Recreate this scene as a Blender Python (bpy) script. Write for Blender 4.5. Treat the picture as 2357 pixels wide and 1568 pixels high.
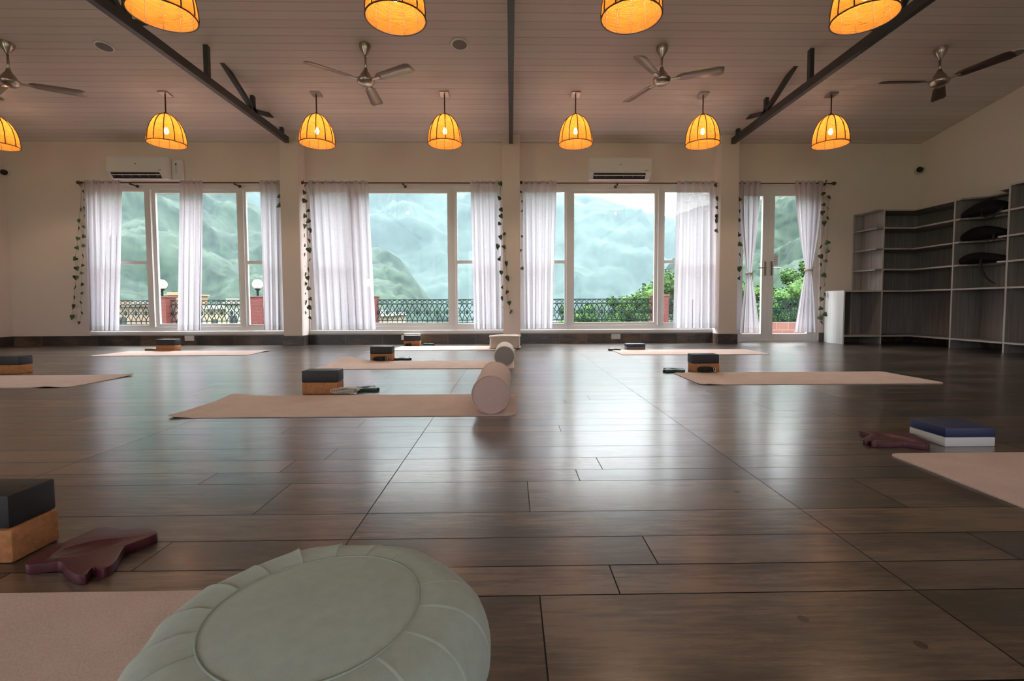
import bpy, bmesh, math, random
import numpy as np
from mathutils import Vector, Matrix, noise

for o in list(bpy.data.objects):
    bpy.data.objects.remove(o)
scene = bpy.context.scene
C = scene.collection
R = random.Random(7)

# ------------------------------------------------------------------ camera
FPX, PITCH, YAW, ROLL, PCX, PCY, EYE = 1100.0, .0479, .018, .0035, 1195.6, 755.1, .57
W, H = 2357, 1568
Fv = np.array([math.sin(YAW)*math.cos(PITCH), math.cos(YAW)*math.cos(PITCH), -math.sin(PITCH)])
R0 = np.array([math.cos(YAW), -math.sin(YAW), 0]); U0 = np.cross(R0, Fv)
Rv = R0*math.cos(ROLL) - U0*math.sin(ROLL); Uv = U0*math.cos(ROLL) + R0*math.sin(ROLL)
cam_d = bpy.data.cameras.new('camera'); cam = bpy.data.objects.new('camera', cam_d); C.objects.link(cam)
cam.matrix_world = Matrix([[Rv[0], Uv[0], -Fv[0], 0], [Rv[1], Uv[1], -Fv[1], 0], [Rv[2], Uv[2], -Fv[2], EYE], [0, 0, 0, 1]])
cam_d.sensor_width = 36; cam_d.lens = 36*FPX/W
cam_d.shift_x = (W/2-PCX)/W; cam_d.shift_y = (PCY-H/2)/W
cam_d.clip_start = .02; cam_d.clip_end = 3000
scene.camera = cam

# survey helpers: meet the sight line of a point with a real plane of the place
def ray(u, v): return Fv + Rv*(u-PCX)/FPX - Uv*(v-PCY)/FPX
CAM = np.array([0, 0, EYE])
def on_z(u, v, z=0.0): d = ray(u, v); return Vector(CAM + d*(z-EYE)/d[2])
def on_y(u, v, y): d = ray(u, v); return Vector(CAM + d*y/d[1])
def on_x(u, v, x): d = ray(u, v); return Vector(CAM + d*x/d[0])

# ------------------------------------------------------------------ world, daylight, exposure
world = bpy.data.worlds.new('overcast_sky'); scene.world = world; world.use_nodes = True
wn = world.node_tree.nodes; wl = world.node_tree.links
bg = wn['Background']; bg.inputs['Color'].default_value = (.95, .965, 1.0, 1); tcw = wn.new('ShaderNodeTexCoord'); spw = wn.new('ShaderNodeSeparateXYZ'); wl.new(tcw.outputs['Generated'], spw.inputs[0])
mrw = wn.new('ShaderNodeMapRange'); mpw = wn.new('ShaderNodeMath'); mpw.operation = 'POWER'; mpw.inputs[1].default_value = 2.0; mcw = wn.new('ShaderNodeMath'); mcw.operation = 'MAXIMUM'; mcw.inputs[1].default_value = 0.0
wl.new(spw.outputs['Z'], mcw.inputs[0]); wl.new(mcw.outputs[0], mpw.inputs[0]); wl.new(mpw.outputs[0], mrw.inputs[0])      # overcast sky: zenith about three times the horizon
mrw.inputs[1].default_value = 0.0; mrw.inputs[2].default_value = 1.0; mrw.inputs[3].default_value = 1.6; mrw.inputs[4].default_value = 30.0
wl.new(mrw.outputs[0], bg.inputs['Strength'])
SKY_PORTALS = True
scene.view_settings.view_transform = 'Standard'
scene.view_settings.look = 'None'
scene.view_settings.exposure = 0.38
scene.view_settings.gamma = 1.0
scene.view_settings.use_curve_mapping = False
cy = scene.cycles
cy.max_bounces = 10; cy.diffuse_bounces = 6; cy.glossy_bounces = 3; cy.transmission_bounces = 6
cy.transparent_max_bounces = 16; cy.volume_bounces = 1
cy.caustics_reflective = False; cy.caustics_refractive = False
cy.sample_clamp_indirect = 3.0
cy.use_denoising = True

# ------------------------------------------------------------------ room measures
XL, XR = -7.24, 6.076
YW, YC, YR = 7.08, 6.84, -5.0            # window wall, column faces, rear wall
def ceil_z(y): return 2.93 + .15*(YW-y) if y >= 0 else 2.93 + .15*YW + .20*y
YRIDGE = 0.0
def portal(loc, sx, sz, facing):
    """daylight portal in an opening; facing = direction the light enters the room"""
    d = bpy.data.lights.new('daylight_portal', 'AREA'); d.shape = 'RECTANGLE'; d.size = sx; d.size_y = sz
    d.cycles.is_portal = True
    o = bpy.data.objects.new('daylight_portal', d); C.objects.link(o); o.location = loc
    o.rotation_euler = Vector(facing).to_track_quat('-Z', 'Y').to_euler()

# ------------------------------------------------------------------ node material helpers
def newmat(name):
    m = bpy.data.materials.new(name); m.use_nodes = True
    return m, m.node_tree.nodes, m.node_tree.links, m.node_tree.nodes['Principled BSDF']
def mat(name, col, rough=.6, metal=0.0, var=0.0, scale=20, bump=0.0, bscale=None, stretch=(1, 1, 1), spec=.5, detail=3, col2=None, sheen=0):
    m, N, L, B = newmat(name)
    B.inputs['Base Color'].default_value = (*col, 1); B.inputs['Roughness'].default_value = rough
    B.inputs['Metallic'].default_value = metal; B.inputs['Specular IOR Level'].default_value = spec
    if sheen: B.inputs['Sheen Weight'].default_value = sheen
    if var or bump:
        tc = N.new('ShaderNodeTexCoord'); mp = N.new('ShaderNodeMapping'); mp.inputs['Scale'].default_value = stretch
        L.new(tc.outputs['Object'], mp.inputs[0])
        nz = N.new('ShaderNodeTexNoise'); nz.inputs['Scale'].default_value = scale; nz.inputs['Detail'].default_value = detail
        L.new(mp.outputs[0], nz.inputs['Vector'])
        if var:
            mx = N.new('ShaderNodeMix'); mx.data_type = 'RGBA'
            c2 = col2 if col2 else tuple(c*(1-var) for c in col)
            mx.inputs[6].default_value = (*c2, 1); mx.inputs[7].default_value = (*[min(1, c*(1+var*.5)) for c in col], 1)
            cr = N.new('ShaderNodeMapRange'); cr.inputs[1].default_value = .35; cr.inputs[2].default_value = .65
            L.new(nz.outputs[0], cr.inputs[0]); L.new(cr.outputs[0], mx.inputs[0]); L.new(mx.outputs[2], B.inputs['Base Color'])
        if bump:
            nb = N.new('ShaderNodeTexNoise'); nb.inputs['Scale'].default_value = bscale or scale*3; nb.inputs['Detail'].default_value = 2
            L.new(mp.outputs[0], nb.inputs['Vector'])
            bp = N.new('ShaderNodeBump'); bp.inputs['Strength'].default_value = bump; bp.inputs['Distance'].default_value = .01
            L.new(nb.outputs[0], bp.inputs['Height']); L.new(bp.outputs[0], B.inputs['Normal'])
    return m
def math_node(N, L, op, a, b=None, c=None):
    n = N.new('ShaderNodeMath'); n.operation = op
    for i, s in enumerate((a, b, c)):
        if s is None: continue
        if isinstance(s, (int, float)): n.inputs[i].default_value = s
        else: L.new(s, n.inputs[i])
    return n.outputs[0]

M = {}
M['wall'] = mat('white_wall_paint', (.80, .715, .67), .75, var=.03, scale=1.2, bump=.05, bscale=180)
M['white_frame'] = mat('white_upvc', (.80, .80, .80), .35)
M['white_plastic'] = mat('white_plastic', (.80, .80, .82), .4)
M['truss'] = mat('charcoal_steel', (.022, .027, .030), .45, var=.15, scale=8)
M['dark'] = mat('dark_slot', (.01, .01, .012), .6)
M['speaker'] = mat('grey_grille', (.20, .20, .20), .8, bump=.3, bscale=600)
M['steel'] = mat('brushed_nickel', (.42, .36, .30), .28, metal=1.0)
M['blade'] = mat('beige_metal_blade', (.34, .28, .24), .38, metal=.5)
M['blade_dark'] = mat('brown_metal_blade', (.055, .032, .024), .5, metal=.2)
M['rod'] = mat('bronze_rod', (.10, .055, .035), .45, metal=.6)
M['mat_weave'] = None
M['cork'] = mat('cork', (.44, .19, .075), .85, var=.18, scale=60, bump=.35, bscale=220, detail=4)
M['black_foam'] = mat('black_foam', (.018, .019, .024), .55, var=.15, scale=40, bump=.06, bscale=300)
M['blue_foam'] = mat('navy_foam', (.018, .032, .105), .5, bump=.05, bscale=300)
M['white_foam'] = mat('white_foam', (.62, .62, .64), .6, bump=.05, bscale=300)
M['maroon'] = mat('maroon_foam', (.075, .014, .024), .42, var=.15, scale=18, bump=.05, bscale=120)
M['green_foam'] = mat('dark_green_foam', (.018, .060, .052), .45, var=.15, scale=18)
M['navy_pad'] = mat('dark_blue_foam', (.012, .016, .035), .45)
M['taupe_pad'] = mat('taupe_foam', (.20, .155, .115), .6)
M['strap'] = mat('black_webbing', (.015, .016, .022), .7, bump=.3, bscale=400)
M['cream_strap'] = mat('cream_webbing', (.60, .52, .42), .8, var=.08, scale=90, bump=.3, bscale=500)
M['chrome'] = mat('buckle_metal', (.6, .6, .6), .25, metal=1)
M['pink_fabric'] = mat('pink_cotton', (.62, .44, .39), .9, var=.06, scale=120, bump=.15, bscale=700, sheen=.2)
M['white_fabric'] = mat('white_cotton', (.72, .68, .63), .9, var=.05, scale=120, bump=.15, bscale=700, sheen=.2)
M['grey_fabric'] = mat('grey_cotton', (.29, .27, .26), .9, var=.06, scale=120, bump=.15, bscale=700)
M['cream_fabric'] = mat('cream_cotton', (.68, .60, .51), .9, var=.06, scale=40, bump=.3, bscale=60, sheen=.2)
M['mint_fabric'] = mat('mint_cotton', (.42, .50, .455), .92, var=.05, scale=60, bump=.12, bscale=900, sheen=.25)
M['mint_piping'] = mat('mint_piping', (.35, .41, .37), .92)
M['ivy'] = mat('ivy_leaf', (.045, .085, .022), .5, var=.4, scale=30)
M['ivy_stem'] = mat('ivy_stem', (.12, .13, .06), .7)
M['rail'] = mat('dark_iron', (.004, .014, .013), .7, spec=.1)
M['globe'] = mat('white_globe', (.9, .9, .9), .3)
M['bag'] = mat('black_nylon', (.006, .006, .007), .9, bump=.3, bscale=60, spec=.2)

def planks_mat(coat=.8, name='wood_look_tile'):
    m, N, L, B = newmat(name)
    at = N.new('ShaderNodeAttribute'); at.attribute_name = 'tone'
    tc = N.new('ShaderNodeTexCoord')
    sep = N.new('ShaderNodeSeparateColor'); L.new(at.outputs['Color'], sep.inputs[0])
    off = N.new('ShaderNodeVectorMath'); off.operation = 'MULTIPLY_ADD'
    L.new(at.outputs['Color'], off.inputs[0]); off.inputs[1].default_value = (37, 51, 23); L.new(tc.outputs['Object'], off.inputs[2])
    def nz(scale, st, det=5, rough=.6):
        mp = N.new('ShaderNodeMapping'); mp.inputs['Scale'].default_value = st; L.new(off.outputs[0], mp.inputs[0])
        n = N.new('ShaderNodeTexNoise'); n.inputs['Scale'].default_value = scale; n.inputs['Detail'].default_value = det; n.inputs['Roughness'].default_value = rough
        L.new(mp.outputs[0], n.inputs['Vector']); return n.outputs[0]
    grain = nz(9, (1, 11, 6), 6, .65); blot = nz(2.6, (1, 2.6, 2), 4, .55); fine = nz(60, (1, 14, 8), 3, .6); streak = nz(2.0, (1, 16, 9), 5, .7)
    ramp = N.new('ShaderNodeValToRGB'); e = ramp.color_ramp.elements
    e[0].position = .22; e[0].color = (.022, .017, .015, 1); e[1].position = .80; e[1].color = (.19, .13, .088, 1)
    k = e.new(.44); k.color = (.068, .046, .034, 1); k = e.new(.60); k.color = (.115, .078, .054, 1)
    a = math_node(N, L, 'MULTIPLY', grain, .34); a = math_node(N, L, 'MULTIPLY_ADD', blot, .50, a)
    a = math_node(N, L, 'MULTIPLY_ADD', streak, .16, a)
    a = math_node(N, L, 'MULTIPLY_ADD', math_node(N, L, 'SUBTRACT', sep.outputs[0], .5), .16, a)
    a = math_node(N, L, 'MULTIPLY_ADD', math_node(N, L, 'SUBTRACT', fine, .5), .14, a)
    a = math_node(N, L, 'MULTIPLY_ADD', math_node(N, L, 'SUBTRACT', a, .5), 3.7, .48)
    L.new(a, ramp.inputs[0])
    # nail holes
    vo = N.new('ShaderNodeTexVoronoi'); vo.inputs['Scale'].default_value = 4.5; L.new(off.outputs[0], vo.inputs['Vector'])
    hole = math_node(N, L, 'LESS_THAN', vo.outputs['Distance'], .045)
    stn = nz(1.5, (1, 2.2, 2), 5, .65)
    sr = N.new('ShaderNodeMapRange'); sr.inputs[1].default_value = .56; sr.inputs[2].default_value = .74; sr.inputs[3].default_value = 1.0; sr.inputs[4].default_value = .35; L.new(stn, sr.inputs[0])
    hue = N.new('ShaderNodeMix'); hue.data_type = 'RGBA'; hue.inputs[7].default_value = (.075, .070, .070, 1)
    L.new(math_node(N, L, 'MULTIPLY', sep.outputs[1], .45), hue.inputs[0]); dk = N.new('ShaderNodeVectorMath'); dk.operation = 'SCALE'; L.new(ramp.outputs[0], dk.inputs[0]); L.new(math_node(N, L, 'MULTIPLY', sr.outputs[0], .92), dk.inputs['Scale']); L.new(dk.outputs[0], hue.inputs[6])
    mx = N.new('ShaderNodeMix'); mx.data_type = 'RGBA'; mx.inputs[7].default_value = (.012, .008, .006, 1)
    L.new(hole, mx.inputs[0]); L.new(hue.outputs[2], mx.inputs[6]); L.new(mx.outputs[2], B.inputs['Base Color'])
    rr = N.new('ShaderNodeMapRange'); rr.inputs[1].default_value = .3; rr.inputs[2].default_value = .7; rr.inputs[3].default_value = .30; rr.inputs[4].default_value = .36
    L.new(blot, rr.inputs[0]); L.new(rr.outputs[0], B.inputs['Roughness'])
    B.inputs['Specular IOR Level'].default_value = .6
    B.inputs['Coat Weight'].default_value = coat; B.inputs['Coat Roughness'].default_value = .2; B.inputs['Coat IOR'].default_value = 1.6
    bp = N.new('ShaderNodeBump'); bp.inputs['Strength'].default_value = .12; bp.inputs['Distance'].default_value = .002
    L.new(streak, bp.inputs['Height']); L.new(bp.outputs[0], B.inputs['Normal'])
    return m
M['planks'] = planks_mat(); M['skirting'] = planks_mat(0, 'wood_look_skirting')
M['grout'] = mat('dark_grout', (.012, .010, .009), .8)

def ceiling_mat():
    m, N, L, B = newmat('ceiling_boards')
    B.inputs['Roughness'].default_value = .6
    tc = N.new('ShaderNodeTexCoord'); sp = N.new('ShaderNodeSeparateXYZ'); L.new(tc.outputs['Object'], sp.inputs[0])
    t = math_node(N, L, 'DIVIDE', sp.outputs['Y'], .107)
    fr = math_node(N, L, 'FRACT', t)
    g = math_node(N, L, 'MINIMUM', math_node(N, L, 'DIVIDE', fr, .09), 1)
    cell = math_node(N, L, 'FLOOR', t)
    wn_ = N.new('ShaderNodeTexWhiteNoise'); wn_.noise_dimensions = '1D'; L.new(cell, wn_.inputs['W'])
    mx = N.new('ShaderNodeMix'); mx.data_type = 'RGBA'; mx.inputs[6].default_value = (.66, .60, .575, 1); mx.inputs[7].default_value = (.725, .665, .635, 1)
    L.new(wn_.outputs['Value'], mx.inputs[0])
    m2 = N.new('ShaderNodeMix'); m2.data_type = 'RGBA'; m2.inputs[6].default_value = (.45, .40, .375, 1)
    L.new(g, m2.inputs[0]); L.new(mx.outputs[2], m2.inputs[7]); L.new(m2.outputs[2], B.inputs['Base Color'])
    bp = N.new('ShaderNodeBump'); bp.inputs['Strength'].default_value = .5; bp.inputs['Distance'].default_value = .005
    L.new(g, bp.inputs['Height']); L.new(bp.outputs[0], B.inputs['Normal'])
    return m
M['ceiling'] = ceiling_mat()

def shelf_mat(name, c1, c2):
    m, N, L, B = newmat(name); B.inputs['Roughness'].default_value = .5
    tc = N.new('ShaderNodeTexCoord'); mp = N.new('ShaderNodeMapping'); mp.inputs['Scale'].default_value = (14, 14, .5); L.new(tc.outputs['Object'], mp.inputs[0])
    n = N.new('ShaderNodeTexNoise'); n.inputs['Scale'].default_value = 3; n.inputs['Detail'].default_value = 5; L.new(mp.outputs[0], n.inputs['Vector'])
    r = N.new('ShaderNodeMapRange'); r.inputs[1].default_value = .32; r.inputs[2].default_value = .68; L.new(n.outputs[0], r.inputs[0])
    mx = N.new('ShaderNodeMix'); mx.data_type = 'RGBA'; mx.inputs[6].default_value = (*c1, 1); mx.inputs[7].default_value = (*c2, 1)
    L.new(r.outputs[0], mx.inputs[0]); L.new(mx.outputs[2], B.inputs['Base Color']); return m
M['shelf'] = shelf_mat('grey_oak_laminate', (.24, .22, .215), (.36, .335, .325))
M['shelf_edge'] = mat('pale_edge_banding', (.52, .49, .48), .5)
M['shelf_white'] = shelf_mat('white_ash_laminate', (.62, .64, .64), (.74, .76, .76))

def woven_mat():
    m, N, L, B = newmat('woven_cotton_mat'); B.inputs['Roughness'].default_value = .95; B.inputs['Specular IOR Level'].default_value = .2
    tc = N.new('ShaderNodeTexCoord')
    n = N.new('ShaderNodeTexNoise'); n.inputs['Scale'].default_value = 7; n.inputs['Detail'].default_value = 4; L.new(tc.outputs['Object'], n.inputs['Vector'])
    w = N.new('ShaderNodeTexNoise'); w.inputs['Scale'].default_value = 420; mp = N.new('ShaderNodeMapping'); mp.inputs['Scale'].default_value = (1, .5, 1)
    L.new(tc.outputs['Object'], mp.inputs[0]); L.new(mp.outputs[0], w.inputs['Vector'])
    s = math_node(N, L, 'ADD', math_node(N, L, 'MULTIPLY', n.outputs[0], .35), math_node(N, L, 'MULTIPLY', w.outputs[0], .65))
    r = N.new('ShaderNodeMapRange'); r.inputs[1].default_value = .35; r.inputs[2].default_value = .65; L.new(s, r.inputs[0])
    mx = N.new('ShaderNodeMix'); mx.data_type = 'RGBA'; mx.inputs[6].default_value = (.56, .44, .40, 1); mx.inputs[7].default_value = (.72, .585, .535, 1)
    L.new(r.outputs[0], mx.inputs[0]); L.new(mx.outputs[2], B.inputs['Base Color'])
    bp = N.new('ShaderNodeBump'); bp.inputs['Strength'].default_value = .2; bp.inputs['Distance'].default_value = .001
    L.new(w.outputs[0], bp.inputs['Height']); L.new(bp.outputs[0], B.inputs['Normal']); return m
M['mat_weave'] = woven_mat()

def sheer(name, transp, col=(.80, .76, .78)):
    m, N, L, B = newmat(name); N.remove(B); out = N['Material Output']
    t = N.new('ShaderNodeBsdfTransparent'); tl = N.new('ShaderNodeBsdfTranslucent'); tl.inputs[0].default_value = (*col, 1)
    d = N.new('ShaderNodeBsdfDiffuse'); d.inputs[0].default_value = (*col, 1)
    a = N.new('ShaderNodeMixShader'); a.inputs[0].default_value = .45; L.new(tl.outputs[0], a.inputs[1]); L.new(d.outputs[0], a.inputs[2])
    b = N.new('ShaderNodeMixShader')
    tc = N.new('ShaderNodeTexCoord'); n = N.new('ShaderNodeTexNoise'); n.inputs['Scale'].default_value = 60; L.new(tc.outputs['Object'], n.inputs['Vector'])
    f = math_node(N, L, 'MULTIPLY_ADD', math_node(N, L, 'SUBTRACT', n.outputs[0], .5), .25, 1-transp)
    L.new(f, b.inputs[0]); L.new(t.outputs[0], b.inputs[1]); L.new(a.outputs[0], b.inputs[2]); L.new(b.outputs[0], out.inputs[0]); return m
M['sheer'] = sheer('sheer_voile', .11, (.60, .585, .635))
M['hem'] = sheer('voile_hem', .04, (.55, .52, .54))

def glass_mat():
    m, N, L, B = newmat('window_glass'); N.remove(B); out = N['Material Output']
    t = N.new('ShaderNodeBsdfTransparent'); t.inputs[0].default_value = (.96, .985, .98, 1)
    g = N.new('ShaderNodeBsdfGlossy'); g.inputs['Roughness'].default_value = .0
    x = N.new('ShaderNodeMixShader'); x.inputs[0].default_value = .03
    L.new(t.outputs[0], x.inputs[1]); L.new(g.outputs[0], x.inputs[2]); L.new(x.outputs[0], out.inputs[0]); return m
M['glass'] = glass_mat()

def rattan_mat():
    m, N, L, B = newmat('woven_cane'); N.remove(B); out = N['Material Output']
    tc = N.new('ShaderNodeTexCoord'); sp = N.new('ShaderNodeSeparateXYZ'); L.new(tc.outputs['Object'], sp.inputs[0])
    nz = N.new('ShaderNodeTexNoise'); nz.inputs['Scale'].default_value = 14; mp = N.new('ShaderNodeMapping'); mp.inputs['Scale'].default_value = (1, 1, 9)
    L.new(tc.outputs['Object'], mp.inputs[0]); L.new(mp.outputs[0], nz.inputs['Vector'])
    zz = math_node(N, L, 'MULTIPLY_ADD', nz.outputs[0], .012, sp.outputs['Z'])
    w = math_node(N, L, 'ABSOLUTE', math_node(N, L, 'SINE', math_node(N, L, 'MULTIPLY', zz, 420)))
    mx = N.new('ShaderNodeMix'); mx.data_type = 'RGBA'; mx.inputs[6].default_value = (.36, .105, .012, 1); mx.inputs[7].default_value = (.74, .29, .050, 1)
    L.new(nz.outputs[0], mx.inputs[0])
    tl = N.new('ShaderNodeBsdfTranslucent'); L.new(mx.outputs[2], tl.inputs[0])
    d = N.new('ShaderNodeBsdfDiffuse'); L.new(mx.outputs[2], d.inputs[0])
    a = N.new('ShaderNodeMixShader'); a.inputs[0].default_value = .5; L.new(tl.outputs[0], a.inputs[1]); L.new(d.outputs[0], a.inputs[2])
    t = N.new('ShaderNodeBsdfTransparent'); b = N.new('ShaderNodeMixShader')
    gap = math_node(N, L, 'MULTIPLY_ADD', math_node(N, L, 'LESS_THAN', w, .30), -.55, 1.0)
    L.new(gap, b.inputs[0]); L.new(t.outputs[0], b.inputs[1]); L.new(a.outputs[0], b.inputs[2]); L.new(b.outputs[0], out.inputs[0]); return m
M['cane'] = rattan_mat()
M['cane_rib'] = mat('dark_cane_rib', (.10, .045, .018), .6)
def emit(name, col, s):
    m, N, L, B = newmat(name); B.inputs['Base Color'].default_value = (*col, 1)
    B.inputs['Emission Color'].default_value = (*col, 1); B.inputs['Emission Strength'].default_value = s; return m
M['bulb'] = emit('lit_bulb', (1.0, .66, .30), 60)

def brick_mat(name, c1, c2, mortar, sc, bw, bh):
    m, N, L, B = newmat(name); B.inputs['Roughness'].default_value = .5
    tc = N.new('ShaderNodeTexCoord'); sp = N.new('ShaderNodeSeparateXYZ'); L.new(tc.outputs['Object'], sp.inputs[0])
    cb = N.new('ShaderNodeCombineXYZ'); L.new(math_node(N, L, 'ADD', sp.outputs['X'], sp.outputs['Y']), cb.inputs[0]); L.new(sp.outputs['Z'], cb.inputs[1])
    b = N.new('ShaderNodeTexBrick'); b.inputs['Color1'].default_value = (*c1, 1); b.inputs['Color2'].default_value = (*c2, 1); b.inputs['Mortar'].default_value = (*mortar, 1)
    b.inputs['Scale'].default_value = sc; b.inputs['Mortar Size'].default_value = .02; b.inputs['Brick Width'].default_value = bw; b.inputs['Row Height'].default_value = bh
    L.new(cb.outputs[0], b.inputs['Vector']); L.new(b.outputs['Color'], B.inputs['Base Color']); return m
M['red_tile'] = brick_mat('red_tile_cladding', (.075, .011, .009), (.06, .009, .008), (.12, .066, .054), 10, .8, .75)
M['terracotta'] = brick_mat('terracotta_tile', (.13, .055, .04), (.11, .045, .033), (.17, .12, .10), 3, .8, .6)

def foliage_mat(name, dark, light, sc, bump=1.0):
    m, N, L, B = newmat(name); B.inputs['Roughness'].default_value = .9; B.inputs['Specular IOR Level'].default_value = .1
    tc = N.new('ShaderNodeTexCoord')
    n = N.new('ShaderNodeTexNoise'); n.inputs['Scale'].default_value = sc; n.inputs['Detail'].default_value = 8; n.inputs['Roughness'].default_value = .65; L.new(tc.outputs['Object'], n.inputs['Vector'])
    n2 = N.new('ShaderNodeTexNoise'); n2.inputs['Scale'].default_value = sc*.12; n2.inputs['Detail'].default_value = 3; L.new(tc.outputs['Object'], n2.inputs['Vector'])
    s = math_node(N, L, 'ADD', math_node(N, L, 'MULTIPLY', n.outputs[0], .6), math_node(N, L, 'MULTIPLY', n2.outputs[0], .4))
    r = N.new('ShaderNodeMapRange'); r.inputs[1].default_value = .42; r.inputs[2].default_value = .60; L.new(s, r.inputs[0])
    mx = N.new('ShaderNodeMix'); mx.data_type = 'RGBA'; mx.inputs[6].default_value = (*dark, 1); mx.inputs[7].default_value = (*light, 1)
    L.new(r.outputs[0], mx.inputs[0]); L.new(mx.outputs[2], B.inputs['Base Color'])
    return m
M['forest_far'] = foliage_mat('far_forest', (.005, .011, .010), (.020, .033, .028), .14)
M['forest_near'] = foliage_mat('near_forest', (.004, .010, .008), (.019, .033, .022), .40)
M['tree_leaf'] = foliage_mat('tree_foliage', (.006, .022, .006), (.050, .095, .025), 3.0)
M['bark'] = mat('bark', (.10, .07, .05), .9)
M['soil'] = foliage_mat('valley_ground', (.03, .06, .02), (.12, .16, .08), .3)

# ------------------------------------------------------------------ mesh helpers
def obj(name, bm, m, parent=None, smooth=False, auto=None):
    me = bpy.data.meshes.new(name)
    bmesh.ops.recalc_face_normals(bm, faces=bm.faces)
    bm.to_mesh(me); bm.free()
    for mm in (m if isinstance(m, (list, tuple)) else [m]): me.materials.append(mm)
    if smooth: me.polygons.foreach_set('use_smooth', [True]*len(me.polygons))
    if auto is not None:
        me.polygons.foreach_set('use_smooth', [True]*len(me.polygons))
        try: me.set_sharp_from_angle(angle=auto)
        except Exception: pass
    o = bpy.data.objects.new(name, me); C.objects.link(o)
    if parent: o.parent = parent
    return o
def thing(name, label, cat, loc=(0, 0, 0), rz=0, group=None, kind=None):
    o = bpy.data.objects.new(name, None); C.objects.link(o); o.empty_display_size = .1
    o.location = loc; o.rotation_euler = (0, 0, rz); return tag(o, label, cat, group, kind)
def tag(o, label, cat, group=None, kind=None):
    o['label'] = label; o['category'] = cat
    if group: o['group'] = group
    if kind: o['kind'] = kind
    return o
def struct(o, label=None, cat=None):
    o['kind'] = 'structure'
    if label: o['label'] = label
    if cat: o['category'] = cat
    return o
def NB(): return bmesh.new()
def box(bm, x0, x1, y0, y1, z0, z1, bev=0, seg=2, rz=0, at=None):
    r = bmesh.ops.create_cube(bm, size=1); vs = r['verts']
    bmesh.ops.scale(bm, vec=(x1-x0, y1-y0, z1-z0), verts=vs)
    if bev:
        es = list({e for v in vs for e in v.link_edges})
        q = bmesh.ops.bevel(bm, geom=es, offset=bev, segments=seg, affect='EDGES', profile=.5)
        vs = list({v for f in q['faces'] for v in f.verts} | {v for v in vs if v.is_valid})
        # beveled cube faces share those verts
        vs = list({v for v in vs} | {v for v0 in vs for e in v0.link_edges for v in e.verts})
    bmesh.ops.translate(bm, vec=((x0+x1)/2, (y0+y1)/2, (z0+z1)/2), verts=vs)
    return vs
def cyl(bm, p0, p1, r0, r1=None, seg=16, caps=True):
    p0, p1 = Vector(p0), Vector(p1); r1 = r0 if r1 is None else r1; d = p1-p0
    q = d.to_track_quat('Z', 'Y'); ra = []
    for p, r in ((p0, r0), (p1, r1)):
        ra.append([bm.verts.new(p + q @ Vector((r*math.cos(a), r*math.sin(a), 0))) for a in [2*math.pi*i/seg for i in range(seg)]])
    for i in range(seg): bm.faces.new((ra[0][i], ra[0][(i+1) % seg], ra[1][(i+1) % seg], ra[1][i]))
    if caps: bm.faces.new(ra[0][::-1]); bm.faces.new(ra[1])
def tube(bm, pts, r, seg=6, closed=False):
    pts = [Vector(p) for p in pts]; n = len(pts); rings = []
    up = Vector((0, 0, 1)); prev = None
    for i, p in enumerate(pts):
        if closed: t = pts[(i+1) % n]-pts[i-1]
        else: t = pts[min(i+1, n-1)]-pts[max(i-1, 0)]
        t.normalize()
        if prev is None:
            a = t.cross(up)
            if a.length < .05: a = t.cross(Vector((0, 1, 0)))
        else: a = prev - t*prev.dot(t)
        a.normalize(); prev = a; b = t.cross(a)
        rr = r[i] if isinstance(r, (list, tuple)) else r
        rings.append([bm.verts.new(p + a*rr*math.cos(2*math.pi*k/seg) + b*rr*math.sin(2*math.pi*k/seg)) for k in range(seg)])
    for i in range(n if closed else n-1):
        A, Bq = rings[i], rings[(i+1) % n]
        for k in range(seg):
            bm.faces.new((A[k], A[(k+1) % seg], Bq[(k+1) % seg], Bq[k]))
    if not closed: bm.faces.new(rings[0][::-1]); bm.faces.new(rings[-1])
def lathe(bm, prof, seg=32, loc=(0, 0, 0), mod=None, close=False):
    rings = []
    for r, z in prof:
        ring = []
        for k in range(seg):
            a = 2*math.pi*k/seg; rr, zz = (r, z) if mod is None else mod(r, z, a)
            ring.append(bm.verts.new((loc[0]+rr*math.cos(a), loc[1]+rr*math.sin(a), loc[2]+zz)))
        rings.append(ring)
    for A, Bq in zip(rings, rings[1:]):
        for k in range(seg): bm.faces.new((A[k], A[(k+1) % seg], Bq[(k+1) % seg], Bq[k]))
    if close: bm.faces.new(rings[0][::-1]); bm.faces.new(rings[-1])
def prism(bm, pts, z0, z1):
    lo = [bm.verts.new((p[0], p[1], z0)) for p in pts]; hi = [bm.verts.new((p[0], p[1], z1)) for p in pts]
    n = len(pts)
    bm.faces.new(lo[::-1]); bm.faces.new(hi)
    for i in range(n): bm.faces.new((lo[i], lo[(i+1) % n], hi[(i+1) % n], hi[i]))
def beam(bm, a, b, w, h):
    """box section bar from a to b in a plane of constant x; w across x, h in plane"""
    a, b = Vector(a), Vector(b); t = (b-a).normalized(); x = Vector((1, 0, 0)); n = t.cross(x).normalized()
    vs = []
    for p in (a, b):
        for sx, sn in ((-1, -1), (1, -1), (1, 1), (-1, 1)): vs.append(bm.verts.new(p + x*sx*w/2 + n*sn*h/2))
    for f in ((3, 2, 1, 0), (4, 5, 6, 7), (0, 1, 5, 4), (1, 2, 6, 5), (2, 3, 7, 6), (3, 0, 4, 7)): bm.faces.new([vs[i] for i in f])
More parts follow.
